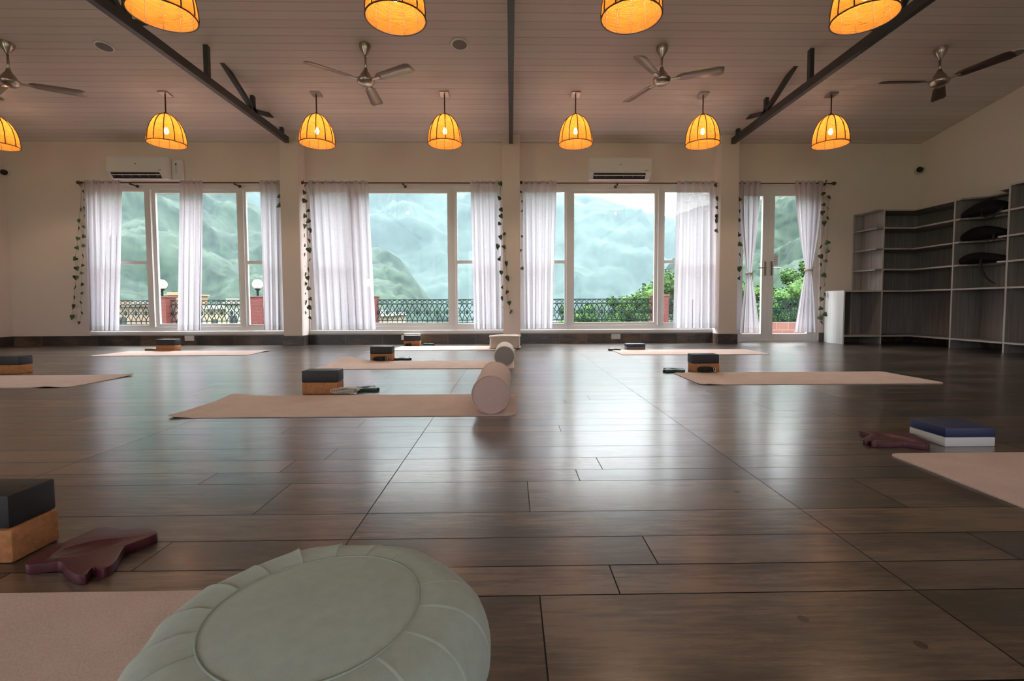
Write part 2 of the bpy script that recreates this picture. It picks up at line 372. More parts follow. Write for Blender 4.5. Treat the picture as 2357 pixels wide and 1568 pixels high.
def tone_quads(name, quads, m, zbase=None, parent=None):
    """quads: list of (4 points, tone) -> mesh with per-face colour attribute"""
    bm = NB(); lay = bm.loops.layers.float_color.new('tone')
    for pts, tone in quads:
        f = bm.faces.new([bm.verts.new(p) for p in pts])
        for l in f.loops: l[lay] = (*tone, 1)
    me = bpy.data.meshes.new(name); bm.to_mesh(me); bm.free(); me.materials.append(m)
    o = bpy.data.objects.new(name, me); C.objects.link(o)
    if parent: o.parent = parent
    return o
def rtone(rr=R): return (rr.random(), rr.random(), rr.random())

# ------------------------------------------------------------------ floor
def build_floor():
    sx = on_z(995, 965).x; sx2 = on_z(1740, 1100).x; tw = sx2-sx
    ys = [on_z(1250, v).y for v in (1371, 1303, 1237, 1178, 1108)]
    per = ys[4]-ys[0]; offs = [y-ys[0] for y in ys]
    known = {}                                   # joints read off the nearest tiles
    for (u, v) in ((1250, 1450), (1415, 1335), (1497, 1267), (1217, 1145), (1330, 1095), (1380, 1068), (629, 1147), (1290, 990)):
        p = on_z(u, v); known[(round((p.x-sx)//tw), p.y)] = p.x
    rr = random.Random(3); quads = []
    g = .0014
    k0 = int((XL-sx)//tw)-1; k1 = int((XR-sx)//tw)+1
    n0 = int((YR-ys[0])//per)-1; n1 = int((YW+.3-ys[0])//per)+1
    for k in range(k0, k1+1):
        for n in range(n0, n1+1):
            for i in range(4):
                y0 = max(YR, ys[0]+n*per+offs[i]); y1 = min(YW+.25, ys[0]+n*per+offs[i+1])
                if y1-y0 < .01: continue
                a, b = max(XL, sx+k*tw), min(XR, sx+(k+1)*tw)
                if b-a < .01: continue
                j = None
                for (kk, yy), x in known.items():
                    if kk == k and y0 < yy < y1: j = x
                if j is None and not (k == 0 and i == 2) and rr.random() < .75: j = sx+k*tw+tw*rr.uniform(.25, .78)
                segs = [(a, b)] if j is None or not (a+.05 < j < b-.05) else [(a, j), (j, b)]
                for (c, d) in segs:
                    quads.append(([(c+g, y0+g, 0), (d-g, y0+g, 0), (d-g, y1-g, 0), (c+g, y1-g, 0)], rtone(rr)))
    f = tone_quads('floor', quads, M['planks'])
    struct(f, 'dark brown wood-look tile floor with glossy window reflections', 'floor')
    bm = NB(); box(bm, XL-.2, XR+.2, YR-.2, YW+.25, -.12, -.0015)
    obj('grout_bed', bm, M['grout'], f)
build_floor()

# ------------------------------------------------------------------ walls, ceiling, columns
def wx(u): return on_y(u, 600, YW).x
OPEN = {'window_1': (wx(203), wx(655)), 'window_2': (wx(711), wx(1161)), 'window_3': (wx(1193), wx(1649)), 'door_1': (wx(1690), wx(1888))}
ZS, ZH = .155, 2.325                              # sill and head of the openings
T = .22
def build_walls():
    bm = NB(); xs = [XL-.2]
    for n, (a, b) in OPEN.items():
        box(bm, xs[-1], a, YW, YW+T, 0, ZH)
        if n != 'door_1': box(bm, a, b, YW, YW+T, 0, ZS)
        xs.append(b)
    box(bm, xs[-1], XR+.2, YW, YW+T, 0, ZH)
    box(bm, XL-.2, XR+.2, YW, YW+T, ZH, 2.98)
    struct(obj('wall_back', bm, M['wall']), 'off-white window wall at the far side of the hall', 'wall')
    for x, nm in ((XL, 'wall_left'), (XR, 'wall_right')):
        bm = NB(); s = -.2 if x < 0 else .2; xa, xb = min(x, x+s), max(x, x+s); y = YR
        for a, b in SIDE[nm]:                       # unseen tall openings, added to bring in more daylight
            box(bm, xa, xb, y, a, 0, 2.45); box(bm, xa, xb, a, b, 0, .12); y = b
        box(bm, xa, xb, y, YW+T, 0, 2.45)
        pr = [(YR, 2.45), (YW+T, 2.45), (YW+T, 2.95), (0, ceil_z(0)+.02), (YR, ceil_z(YR)+.02)]
        A = [bm.verts.new((x, y, z)) for y, z in pr]; B_ = [bm.verts.new((x+s, y, z)) for y, z in pr]
        bm.faces.new(A); bm.faces.new(B_[::-1])
        for i in range(5): bm.faces.new((A[i], A[(i+1) % 5], B_[(i+1) % 5], B_[i]))
        struct(obj(nm, bm, M['wall']), 'off-white side wall on the %s' % nm[5:], 'wall')
    bm = NB(); zt = ceil_z(YR)+.02
    x = XL-.2
    for a, b in REAR:
        box(bm, x, a, YR-.2, YR, 0, zt); box(bm, a, b, YR-.2, YR, 0, .1); box(bm, a, b, YR-.2, YR, 2.75, zt); x = b
    box(bm, x, XR+.2, YR-.2, YR, 0, zt)
    struct(obj('wall_front', bm, M['wall']), 'off-white wall behind the viewer with openings added to let in daylight', 'wall')
    # ceiling: two slopes of boards
    bm = NB(); pr = [(YW+T, ceil_z(YW+T)), (0, ceil_z(0)), (YR-.2, ceil_z(YR-.2))]
    lo = [[bm.verts.new((x, y, z)) for y, z in pr] for x in (XL-.2, XR+.2)]
    hi = [[bm.verts.new((x, y, z+.15)) for y, z in pr] for x in (XL-.2, XR+.2)]
    for i in range(2):
        bm.faces.new((lo[0][i], lo[0][i+1], lo[1][i+1], lo[1][i])); bm.faces.new((hi[0][i], hi[1][i], hi[1][i+1], hi[0][i+1]))
    struct(obj('ceiling', bm, M['ceiling']), 'pale sloping ceiling of narrow tongue-and-groove boards', 'ceiling')
    # columns
    for n, (a, b) in enumerate((((646, 689)), ((1157, 1197)), ((1658, 1700)))):
        x0, x1 = on_y(a, 500, YC).x, on_y(b, 500, YC).x
        bm = NB(); box(bm, x0, x1, YC, YW, .14, ceil_z(YC)+.01, bev=.006)
        o = obj('trim_%d' % (n+1), bm, M['wall'])
        struct(o, ['off-white column between the left and middle windows', 'off-white column in the middle of the window wall', 'off-white column between the right window and glazed door'][n], 'column')
        q = []
        for (p0, p1) in (((x0-.012, YC-.012), (x1+.012, YC-.012)), ((x1+.012, YC-.012), (x1+.012, YW)), ((x0-.012, YW), (x0-.012, YC-.012))):
            q.append(([(p0[0], p0[1], 0), (p1[0], p1[1], 0), (p1[0], p1[1], .14), (p0[0], p0[1], .14)], rtone()))
        q.append(([(x0-.012, YC-.012, .14), (x1+.012, YC-.012, .14), (x1+.012, YW, .14), (x0-.012, YW, .14)], rtone()))
        s = tone_quads('skirting', q, M['skirting'], parent=o)
SIDE = {'wall_left': [(-4.8, -2.5), (-2.3, .1)], 'wall_right': [(-4.7, -1.8)]}  # unseen side wall openings, added and sized to light the hall
REAR = [(-7.0, -5.6), (-1.7, 1.8)]  # unseen rear openings, added for extra daylight and set behind the curtains' reflections
build_walls()
for a, b in REAR: portal(((a+b)/2, YR-.21, 1.42), b-a, 2.65, (0, 1, 0))
for nm, l in SIDE.items():
    s = -1 if nm == 'wall_left' else 1
    for a, b in l: portal(((XL if s < 0 else XR)+s*.21, (a+b)/2, 1.28), b-a, 2.33, (-s, 0, 0))
for n, (a, b) in OPEN.items():
    z0 = ZS if n != 'door_1' else 0
    portal(((a+b)/2, YW+T+.02, (z0+ZH)/2), b-a, ZH-z0, (0, -1, 0))

def skirting():
    def run(nm, p0, p1, label, nrm):
        p0, p1 = Vector(p0), Vector(p1); L_ = (p1-p0).length; t = (p1-p0)/L_; n = Vector(nrm)*.012; q = []; s = 0
        while s < L_-.01:
            e = min(L_, s+R.choice((.55, .62, .8, .41)))
            a, b = p0+t*s+n, p0+t*(e-.0015)+n
            q.append(([(a.x, a.y, 0), (b.x, b.y, 0), (b.x, b.y, .14), (a.x, a.y, .14)], (tn := rtone())))
            a2, b2 = a-n, b-n
            q.append(([(a.x, a.y, .14), (b.x, b.y, .14), (b2.x, b2.y, .14), (a2.x, a2.y, .14)], tn)); s = e
        struct(tone_quads(nm, q, M['skirting']), label, 'baseboard')
    run('baseboard_back', (XL, YW, 0), (OPEN['door_1'][0], YW, 0), 'brown wood-look tile skirting under the windows', (0, -1, 0))
    run('baseboard_door', (OPEN['door_1'][1], YW, 0), (XR, YW, 0), 'brown tile skirting right of the glazed door', (0, -1, 0))
    run('baseboard_left', (XL, YR, 0), (XL, YW, 0), 'brown tile skirting along the left wall', (1, 0, 0))
    run('baseboard_right', (XR, YW, 0), (XR, YR, 0), 'brown tile skirting along the right wall', (-1, 0, 0))
skirting()

# ------------------------------------------------------------------ windows and door
def frame_rect(bm, x0, x1, z0, z1, w, y0, y1):
    box(bm, x0, x1, y0, y1, z0, z0+w); box(bm, x0, x1, y0, y1, z1-w, z1)
    box(bm, x0, x0+w, y0, y1, z0+w, z1-w); box(bm, x1-w, x1, y0, y1, z0+w, z1-w)
def window(nm, mull, label):
    a, b = OPEN[nm]; y0, y1 = YW+.03, YW+.11
    root = thing(nm, label, 'window', ((a+b)/2, YW, ZS)); root['kind'] = 'structure'
    inv = Vector(root.location)
    def put(name, bm, m): 
        bmesh.ops.translate(bm, vec=-inv, verts=bm.verts); return obj(name, bm, m, root)
    bm = NB(); frame_rect(bm, a, b, ZS+.05, ZH, .06, y0, y1)
    put('window_frame', bm, M['white_frame'])
    bm = NB(); box(bm, a, b, YW-.03, y1, ZS, ZS+.05, bev=.006); put('window_sill', bm, M['white_frame'])
    m0, m1 = wx(mull[0]), wx(mull[1])           # centre line of the two mullions
    for m in (m0, m1):
        bm = NB(); box(bm, m-.035, m+.035, y0-.012, y1, ZS+.11, ZH-.06); put('mullion', bm, M['white_frame'])
    zb, zt, zm = ZS+.11, ZH-.06, on_y(900, 603, YW).z
    for (p, q, mid) in ((a+.06, m0-.035, True), (m0+.035, m1-.035, False), (m1+.035, b-.06, True)):
        yo = y0+.012 if mid else y0+.03
        bm = NB(); frame_rect(bm, p, q, zb, zt, .03 if mid else .045, yo, yo+.035)
        if mid: box(bm, p+.03, q-.03, yo, yo+.035, zm-.022, zm+.022)
        s = put('sash', bm, M['white_frame'])
        bm = NB(); box(bm, p+.02, q-.02, yo+.014, yo+.019, zb+.02, zt-.02); g = obj('pane', bm, M['glass'], s)
        bmesh_shift(g, -inv)
def bmesh_shift(o, v):
    for vt in o.data.vertices: vt.co += v
window('window_1', (343, 556), 'left window of three white-framed panes with the hillside behind')
window('window_2', (813, 1042), 'middle window with a wide clear pane, left of the centre column')
window('window_3', (1310, 1521), 'right window showing the mountain ridge and sky')
def door():
    a, b = OPEN['door_1']; y0, y1 = YW+.03, YW+.10
    root = thing('door_1', 'white glazed double door to the terrace', 'door', ((a+b)/2, YW, 0)); root['kind'] = 'structure'; inv = -Vector(root.location)
    def put(name, bm, m, par=None):
        bmesh.ops.translate(bm, vec=inv, verts=bm.verts); return obj(name, bm, m, par or root)
    bm = NB(); box(bm, a, a+.06, y0, y1, 0, ZH); box(bm, b-.06, b, y0, y1, 0, ZH); box(bm, a+.06, b-.06, y0, y1, ZH-.06, ZH); box(bm, a+.06, b-.06, y0, y1, 0, .03)
    put('door_frame', bm, M['white_frame'])
    c = wx(1771)
    for s, (p, q) in ((1, (a+.065, c-.003)), (-1, (c+.003, b-.065))):
        bm = NB(); w = .085
        box(bm, p, q, y0+.01, y0+.055, .03, .125); box(bm, p, q, y0+.01, y0+.055, ZH-.06-w, ZH-.06)
        box(bm, p, p+w, y0+.01, y0+.055, .125, ZH-.06-w); box(bm, q-w, q, y0+.01, y0+.055, .125, ZH-.06-w)
        leaf = put('door_leaf', bm, M['white_frame'])
        bm = NB(); box(bm, p+w-.01, q-w+.01, y0+.030, y0+.036, .115, ZH-.06-w+.01); put('pane', bm, M['glass'], leaf)
        bm = NB(); hx = (q-.045) if s == 1 else (p+.045); hz = on_y(1770, 617, YW).z
        box(bm, hx-.018, hx+.018, y0-.002, y0+.012, hz-.11, hz+.10, bev=.004)
        cyl(bm, (hx, y0, hz), (hx, y0-.045, hz), .009, seg=10); cyl(bm, (hx, y0-.04, hz), (hx-s*.12, y0-.04, hz), .009, seg=10)
        put('door_handle', bm, M['steel'], leaf)
    # little paper notice with lines on the right pane
    x0, x1 = wx(1785), wx(1795); z1, z0 = on_y(1790, 587, YW).z, on_y(1790, 611, YW).z
    bm = NB(); box(bm, x0, x1, y0+.024, y0+.026, z0, z1)
    for k in range(4):
        zz = z0+(z1-z0)*(k+.7)/4.6; box(bm, x0+.008, x1-.008, y0+.0235, y0+.0242, zz, zz+.006)
    nn = put('notice', bm, [M['white_plastic'], M['speaker']])
    for f in nn.data.polygons:
        if f.index >= 6: f.material_index = 1
    nn['label'] = 'small white paper notice on the right glass'
door()

# ------------------------------------------------------------------ roof trusses
def truss(x, label, webs):
    ye = YC-.02; z0 = on_y(1176, 331, YC).z-.005; t = thing('roof_truss', label, 'truss', (x, ye, z0), group='dark steel roof trusses')
    w = .055; hz = .085
    def L(y, z): return (0, y-ye, z-z0)
    bm = NB(); beam(bm, L(ye, z0+hz/2), L(-2.5, z0+hz/2), w, hz); obj('bottom_chord', bm, M['truss'], t)
    for (yb, yt) in webs:
        bm = NB(); beam(bm, L(yb, z0+hz-.01), L(yt, ceil_z(yt)+.02), w*.8, .05); obj('web_member', bm, M['truss'], t)
def ty(u, v, x): return on_x(u, v, x).y
XT = (on_y(662, 331, YC).x, 0.012, on_y(1686, 331, YC).x)
webs = [(6.68, 6.68), (5.95, 5.95), (6.02, 5.35), (5.88, 6.42), (5.08, 5.08), (4.05, 4.05), (3.98, 3.3), (4.12, 4.72), (3.1, 3.1), (2.1, 2.1), (2.0, 1.4), (2.2, 2.8), (1.0, 1.0)]
truss(XT[0], 'dark steel roof truss running over the left part of the hall', webs)
truss(XT[1], 'dark steel roof truss seen end on, ending on the centre column', webs)
truss(XT[2], 'dark steel roof truss running over the right part of the hall', webs)

# ------------------------------------------------------------------ ceiling things
TL = math.atan(.15)
def disc_speaker(u, v, r, label):
    d = ray(u, v); s = (ceil_z(0)-EYE)/(d[2]+.15*d[1]); p = Vector(CAM+d*s)
    t = thing('ceiling_speaker', label, 'speaker', (p.x, p.y, p.z-.001), group='round ceiling speakers'); t.rotation_euler = (-TL, 0, 0)
    bm = NB(); lathe(bm, [(r*.8, 0), (r, 0), (r, -.006), (r*.92, -.012), (r*.8, -.010)], 32); obj('rim', bm, M['white_plastic'], t, smooth=True)
    bm = NB(); lathe(bm, [(0.001, -.010), (r*.8, -.010), (r*.8, 0)], 32); obj('grille', bm, M['speaker'], t)
disc_speaker(240, 106, .088, 'round grey ceiling speaker left of the left truss')
disc_speaker(1058, 101, .092, 'round grey ceiling speaker left of the centre truss')
disc_speaker(2337, 122, .088, 'round grey ceiling speaker at the right edge by the dark fan blade')

def pendant():
    t = thing('pendant_lamp', '', 'lamp', (0, 0, 2.51), group='woven cane pendant lamps')
    prof = [(.198, 0), (.200, .03), (.196, .08), (.186, .14), (.168, .20), (.142, .255), (.105, .305), (.060, .338), (.022, .350)]
    bm = NB(); lathe(bm, prof, 56); sh = obj('lamp_shade', bm, M['cane'], t, smooth=True)
    bm = NB()
    for k in range(12):
        a = 2*math.pi*k/12+.1; tube(bm, [((r+.003)*math.cos(a), (r+.003)*math.sin(a), z) for r, z in prof], .0048, 5)
    tube(bm, [(.201*math.cos(a), .201*math.sin(a), .002) for a in [2*math.pi*k/48 for k in range(48)]], .005, 6, closed=True)
    obj('rib_frame', bm, M['cane_rib'], t, smooth=True)
    bm = NB(); lathe(bm, [(.0, .352), (.032, .350), (.034, .338), (.026, .362), (.010, .372), (0, .372)], 20); obj('cap', bm, M['rod'], t, smooth=True)
    bm = NB(); lathe(bm, [(0.001, .245), (.020, .235), (.022, .215), (.024, .19)][::-1], 16); cyl(bm, (0, 0, .20), (0, 0, .34), .014, seg=12); obj('socket', bm, M['rod'], t, smooth=True)
    bm = NB(); lathe(bm, [(.0005, .118), (.014, .122), (.024, .138), (.026, .155), (.018, .180), (.013, .20)], 20); obj('bulb', bm, M['bulb'], t, smooth=True)
    return t
def lamp_light(p):
    d = bpy.data.lights.new('bulb_light', 'POINT'); d.energy = 56; d.color = (1.0, .74, .48); d.shadow_soft_size = .03
    o = bpy.data.objects.new('bulb_light', d); C.objects.link(o); o.location = p; return o
def dup(root, loc, rz=None, label=None, group=None):
    r = root.copy(); C.objects.link(r); r.location = loc
    if rz is not None: r.rotation_euler = (0, 0, rz)
    if label: r['label'] = label
    if group: r['group'] = group
    for ch in root.children:
        c = ch.copy(); C.objects.link(c); c.parent = r
        for g in ch.children:
            d = g.copy(); C.objects.link(d); d.parent = c
    return r
plamp = pendant()
YF = on_z(911, 44, 2.51).y
lamps = [(-6.19, 5.98, 'cane pendant lamp cut by the left edge of the far row'), (-4.11, 5.9, 'cane pendant lamp in the far row above the left air conditioner'),
         (-2.318, 5.89, 'cane pendant lamp just right of the left truss end'), (-.785, 5.88, 'cane pendant lamp in the far row left of the centre truss'),
         (.793, 5.875, 'cane pendant lamp in the far row right of the centre truss'), (2.34, 5.87, 'cane pendant lamp just left of the right truss end'),
         (3.905, 5.86, 'cane pendant lamp nearest the right wall'),
         (on_z(384, 44, 2.51).x, YF-.02, 'large near cane lamp in front of the left truss'), (on_z(911, 44, 2.51).x, YF, 'large near cane lamp above the left fan'),
         (on_z(1448, 52, 2.51).x, YF-.04, 'large near cane lamp above the right fan, bulb just showing'), (on_z(1967, 60, 2.51).x, YF-.05, 'large near cane lamp beside the right truss')]
def stem(root, z_top):
    L_ = z_top-root.location.z
    bm = NB(); cyl(bm, (0, 0, .37), (0, 0, L_-.01), .0075, seg=10); obj('rod', bm, M['rod'], root)
    bm = NB(); box(bm, -.055, .055, -.055, .055, -.015, 0, bev=.003); p = obj('ceiling_plate', bm, M['steel'], root)
    p.location = (0, 0, L_); p.rotation_euler = (-TL, 0, 0)
for i, (x, y, lab) in enumerate(lamps):
    if i == 0: o = plamp; o.location = (x, y, 2.51); o['label'] = lab
    else:
        o = dup_src = None
        o = plamp.copy(); C.objects.link(o); o.location = (x, y, 2.51); o['label'] = lab
        o.rotation_euler = (0, 0, i*.37)
        for ch in plamp_parts:
            c = ch.copy(); C.objects.link(c); c.parent = o
    if i == 0: plamp_parts = list(plamp.children)
    rz = o.rotation_euler.z
    L_ = ceil_z(y)-2.51
    bm = NB(); cyl(bm, (0, 0, .37), (0, 0, L_-.008), .0075, seg=10); obj('rod', bm, M['rod'], o)
    bm = NB(); box(bm, -.055, .055, -.055, .055, -.016, 0, bev=.003)
    for v in bm.verts: v.co.z -= .15*v.co.y
    bmesh.ops.rotate(bm, verts=bm.verts, cent=(0, 0, 0), matrix=Matrix.Rotation(-rz, 3, 'Z'))
    bmesh.ops.translate(bm, vec=(0, 0, L_), verts=bm.verts); obj('ceiling_plate', bm, M['steel'], o)
    lamp_light((x, y, 2.51+.15))

def fan(u, v, tips, label, bmat):
    zb = 2.875
    hub = on_y(u, v, 5.06); zb = hub.z; x, y = hub.x, hub.y
    t = thing('ceiling_fan', label, 'fan', (x, y, zb), group='three-blade ceiling fans')
    top = ceil_z(y)-zb
    bm = NB(); lathe(bm, [(0.001, top-.115), (.014, top-.11), (.020, top-.095), (.048, top-.05), (.060, top-.02), (.060, top+.01)], 24); obj('canopy', bm, M['steel'], t, smooth=True)
    bm = NB(); cyl(bm, (0, 0, .09), (0, 0, top-.10), .011, seg=12); obj('down_rod', bm, M['steel'], t, smooth=True)
    bm = NB(); lathe(bm, [(.0005, -.047), (.055, -.045), (.078, -.030), (.088, -.012), (.092, .0), (.088, .012), (.074, .022), (.066, .03), (.06, .045), (.042, .075), (.026, .095), (.018, .125), (.012, .13), (.0005, .13)], 32)
    obj('motor', bm, M['steel'], t, smooth=True)
    a0 = [math.atan2(on_z(p, q, zb).y-y, on_z(p, q, zb).x-x) for p, q in tips]
    base = sum((math.fmod(a+20*math.pi, 2*math.pi/3) for a in a0[:1]))/1
    for k in range(3):
        a = a0[0]+k*2*math.pi/3 if len(tips) < 3 else a0[k]
        bm = NB(); pts = []
        n = 10; Lb = .60
        rows = []
        for i in range(n+1):
            s = .15+(Lb-.15)*i/n; w = .048+.020*(i/n)
            if i == n: w *= .72
            if i == 0: w *= .6
            tw = -.22
            rows.append([(s, -w, -w*tw), (s, 0, .004), (s, w, w*tw)])
        top_v = [[bm.verts.new((p[0], p[1], p[2]+.0015)) for p in r] for r in rows]
        bot_v = [[bm.verts.new((p[0], p[1], p[2]-.0015)) for p in r] for r in rows]
        for i in range(n):
            for j in range(2):
                bm.faces.new((top_v[i][j], top_v[i+1][j], top_v[i+1][j+1], top_v[i][j+1]))
                bm.faces.new((bot_v[i][j], bot_v[i][j+1], bot_v[i+1][j+1], bot_v[i+1][j]))
            for j in (0, 2):
                bm.faces.new((top_v[i][j], bot_v[i][j], bot_v[i+1][j], top_v[i+1][j]))
        for i in (0, n):
            for j in range(2): bm.faces.new((top_v[i][j], top_v[i][j+1], bot_v[i][j+1], bot_v[i][j]))
        b = obj('blade', bm, bmat, t, smooth=True); b.rotation_euler = (0, 0, a)
        bm = NB(); box(bm, .075, .19, -.016, .016, -.008, .001, bev=.003); br = obj('blade_bracket', bm, M['steel'], b)
fan(842, 186, [(717, 147), (943, 156), (860, 222)], 'ceiling fan with beige blades left of the centre truss', M['blade'])
fan(1523, 184, [(1470, 130), (1645, 165), (1457, 225)], 'ceiling fan with beige blades right of the centre truss', M['blade'])
fan(2162, 188, [(2036, 190), (2310, 132), (2160, 224)], 'ceiling fan with dark brown blades near the right wall', M['blade_dark'])
fan(21, 188, [(178, 214)], 'ceiling fan cut off by the left edge', M['blade'])

# ------------------------------------------------------------------ wall things
def aircon(x0, x1, label, pipe):
    a, b = on_y(x0, 385, YW-.1).x, on_y(x1, 385, YW-.1).x; zt = on_y(1400, 366, YW-.1).z; zb = on_y(1400, 414, YW-.1).z
    t = thing('air_conditioner', label, 'air conditioner', ((a+b)/2, YW, zb), group='white split air conditioners')
    w = (b-a)/2; h = zt-zb
    bm = NB(); pr = [(-.002, 0), (-.13, 0), (-.175, .05), (-.20, .085), (-.20, h-.03), (-.185, h-.006), (-.16, h), (-.002, h)]
    A = [bm.verts.new((-w, y, z)) for y, z in pr]; B_ = [bm.verts.new((w, y, z)) for y, z in pr]
    bm.faces.new(A); bm.faces.new(B_[::-1])
    for i in range(len(pr)): bm.faces.new((A[i], A[(i+1) % len(pr)], B_[(i+1) % len(pr)], B_[i]))
    obj('housing', bm, M['white_plastic'], t)
    def sp(y, z): return Vector((0, y, z))
    bm = NB(); n = Vector((0, -.07, -.065)).normalized()
    p0, p1 = sp(-.135, .004), sp(-.192, .072)
    vs = [bm.verts.new(Vector((x, 0, 0))+p+Vector((0, -.003, -.002))) for x, p in ((-w*.88, p0), (w*.82, p0), (w*.82, p1), (-w*.88, p1))]
    bm.faces.new(vs); obj('air_outlet', bm, M['dark'], t)
    for k in range(6):
        bm = NB(); q = -w*.80+k*w*.30; box(bm, q, q+.004, -.188, -.15, .02, .062); obj('outlet_vane', bm, M['speaker'], t)
    bm = NB(); box(bm, -w*.86, w*.80, -.192, -.162, .040, .046); obj('louver', bm, M['white_plastic'], t)
    bm = NB(); box(bm, -.012, .012, -.2015, -.2, h*.62, h*.62+.012); box(bm, w*.78, w*.9, -.2015, -.2, .10, .108); obj('logo', bm, M['speaker'], t)
    if pipe:
        bm = NB(); box(bm, w+.012, w+.15, -.06, -.002, .0, h-.01, bev=.008); obj('pipe_cover', bm, M['white_plastic'], t)
        bm = NB(); cyl(bm, (w+.07, -.062, h*.75), (w+.07, -.06, h*.75), .012, seg=12); tube(bm, [(w+.07, -.064, h*.75), (w+.075, -.066, h*.5), (w+.072, -.064, h*.3)], .002, 5); obj('cable_outlet', bm, M['dark'], t)
aircon(258, 389, 'white air conditioner with a pipe cover above the left window', True)
aircon(1356, 1495, 'white air conditioner above the right window', False)

def cctv(x, y, z, s, label):
    t = thing('security_camera', label, 'security camera', (x, y, z), group='black security cameras')
    bm = NB(); lathe(bm, [(.0005, 0), (.04, 0), (.04, .03), (.03, .034), (.0005, .034)], 24); bmesh.ops.rotate(bm, verts=bm.verts, cent=(0, 0, 0), matrix=Matrix.Rotation(math.pi/2, 3, 'X')); obj('mount', bm, M['wall'], t, smooth=True)
    bm = NB(); bmesh.ops.create_uvsphere(bm, u_segments=20, v_segments=14, radius=.040); bmesh.ops.translate(bm, vec=(s*.004, -.055, 0), verts=bm.verts); obj('dome', bm, M['dark'], t, smooth=True)
p = on_y(18, 399, YW); cctv(p.x, YW, p.z, 1, 'black camera high on the wall by the left corner')
p = on_y(2116, 393, YW); cctv(XR-.05, YW, p.z, -1, 'black camera high in the right corner')

def socket(u, v, label):
    p = on_y(u, v, YW); t = thing('wall_socket', label, 'socket', (p.x, YW-.013, p.z), group='white sockets in the skirting')
    bm = NB(); box(bm, -.068, .068, -.010, 0, -.038, .038, bev=.003); obj('face_plate', bm, M['white_plastic'], t)
    for x in (-.03, .03):
        bm = NB(); box(bm, x-.012, x+.012, -.0125, -.010, -.014, .014); obj('rocker', bm, M['white_frame'], t)
socket(438, 778.5, 'white wall socket in the skirting under the left window')
socket(1417, 774.5, 'white wall socket in the skirting under the right window')
socket(935, 777, 'white wall socket behind the small far block stack')

# ------------------------------------------------------------------ curtains
YCU = YW-.13
def rod(name_label, u0, u1, ends, brackets):
    a, b = on_y(u0, 421, YCU).x, on_y(u1, 421, YCU).x; z = on_y(1200, 421.5, YCU).z
    t = thing('curtain_rod', name_label, 'curtain rod', (a, YCU, z), group='thin bronze curtain rods')
    bm = NB(); cyl(bm, (0, 0, 0), (b-a, 0, 0), .009, seg=12); obj('pole', bm, M['rod'], t, smooth=True)
    for e in ends:
        x = 0 if e == 0 else b-a; s = -1 if e == 0 else 1
        bm = NB(); lathe(bm, [(.0005, 0), (.014, .002), (.018, .015), (.026, .035), (.024, .052), (.010, .066), (.0005, .07)], 16)
        bmesh.ops.rotate(bm, verts=bm.verts, cent=(0, 0, 0), matrix=Matrix.Rotation(s*math.pi/2, 3, 'Y')); bmesh.ops.translate(bm, vec=(x, 0, 0), verts=bm.verts); obj('finial', bm, M['rod'], t, smooth=True)
    for ub in brackets:
        x = on_y(ub, 421, YCU).x-a
        bm = NB(); box(bm, x-.008, x+.008, -.014, .1295, -.030, -.012); cyl(bm, (x, .122, -.02), (x, .129, -.02), .022, seg=14); box(bm, x-.008, x+.008, -.014, -.006, -.03, .006); obj('bracket', bm, M['rod'], t)
    return z
ZROD = rod('bronze curtain rod over the left window', 187, 645, (0,), (300, 540))
rod('bronze curtain rod over the middle window', 700, 1154, (0,), (928,))
rod('bronze curtain rod over the right window', 1202, 1652, (), (1421,))
rod('bronze curtain rod with an end knob over the glazed door', 1702, 1914, (1,), (1898,))

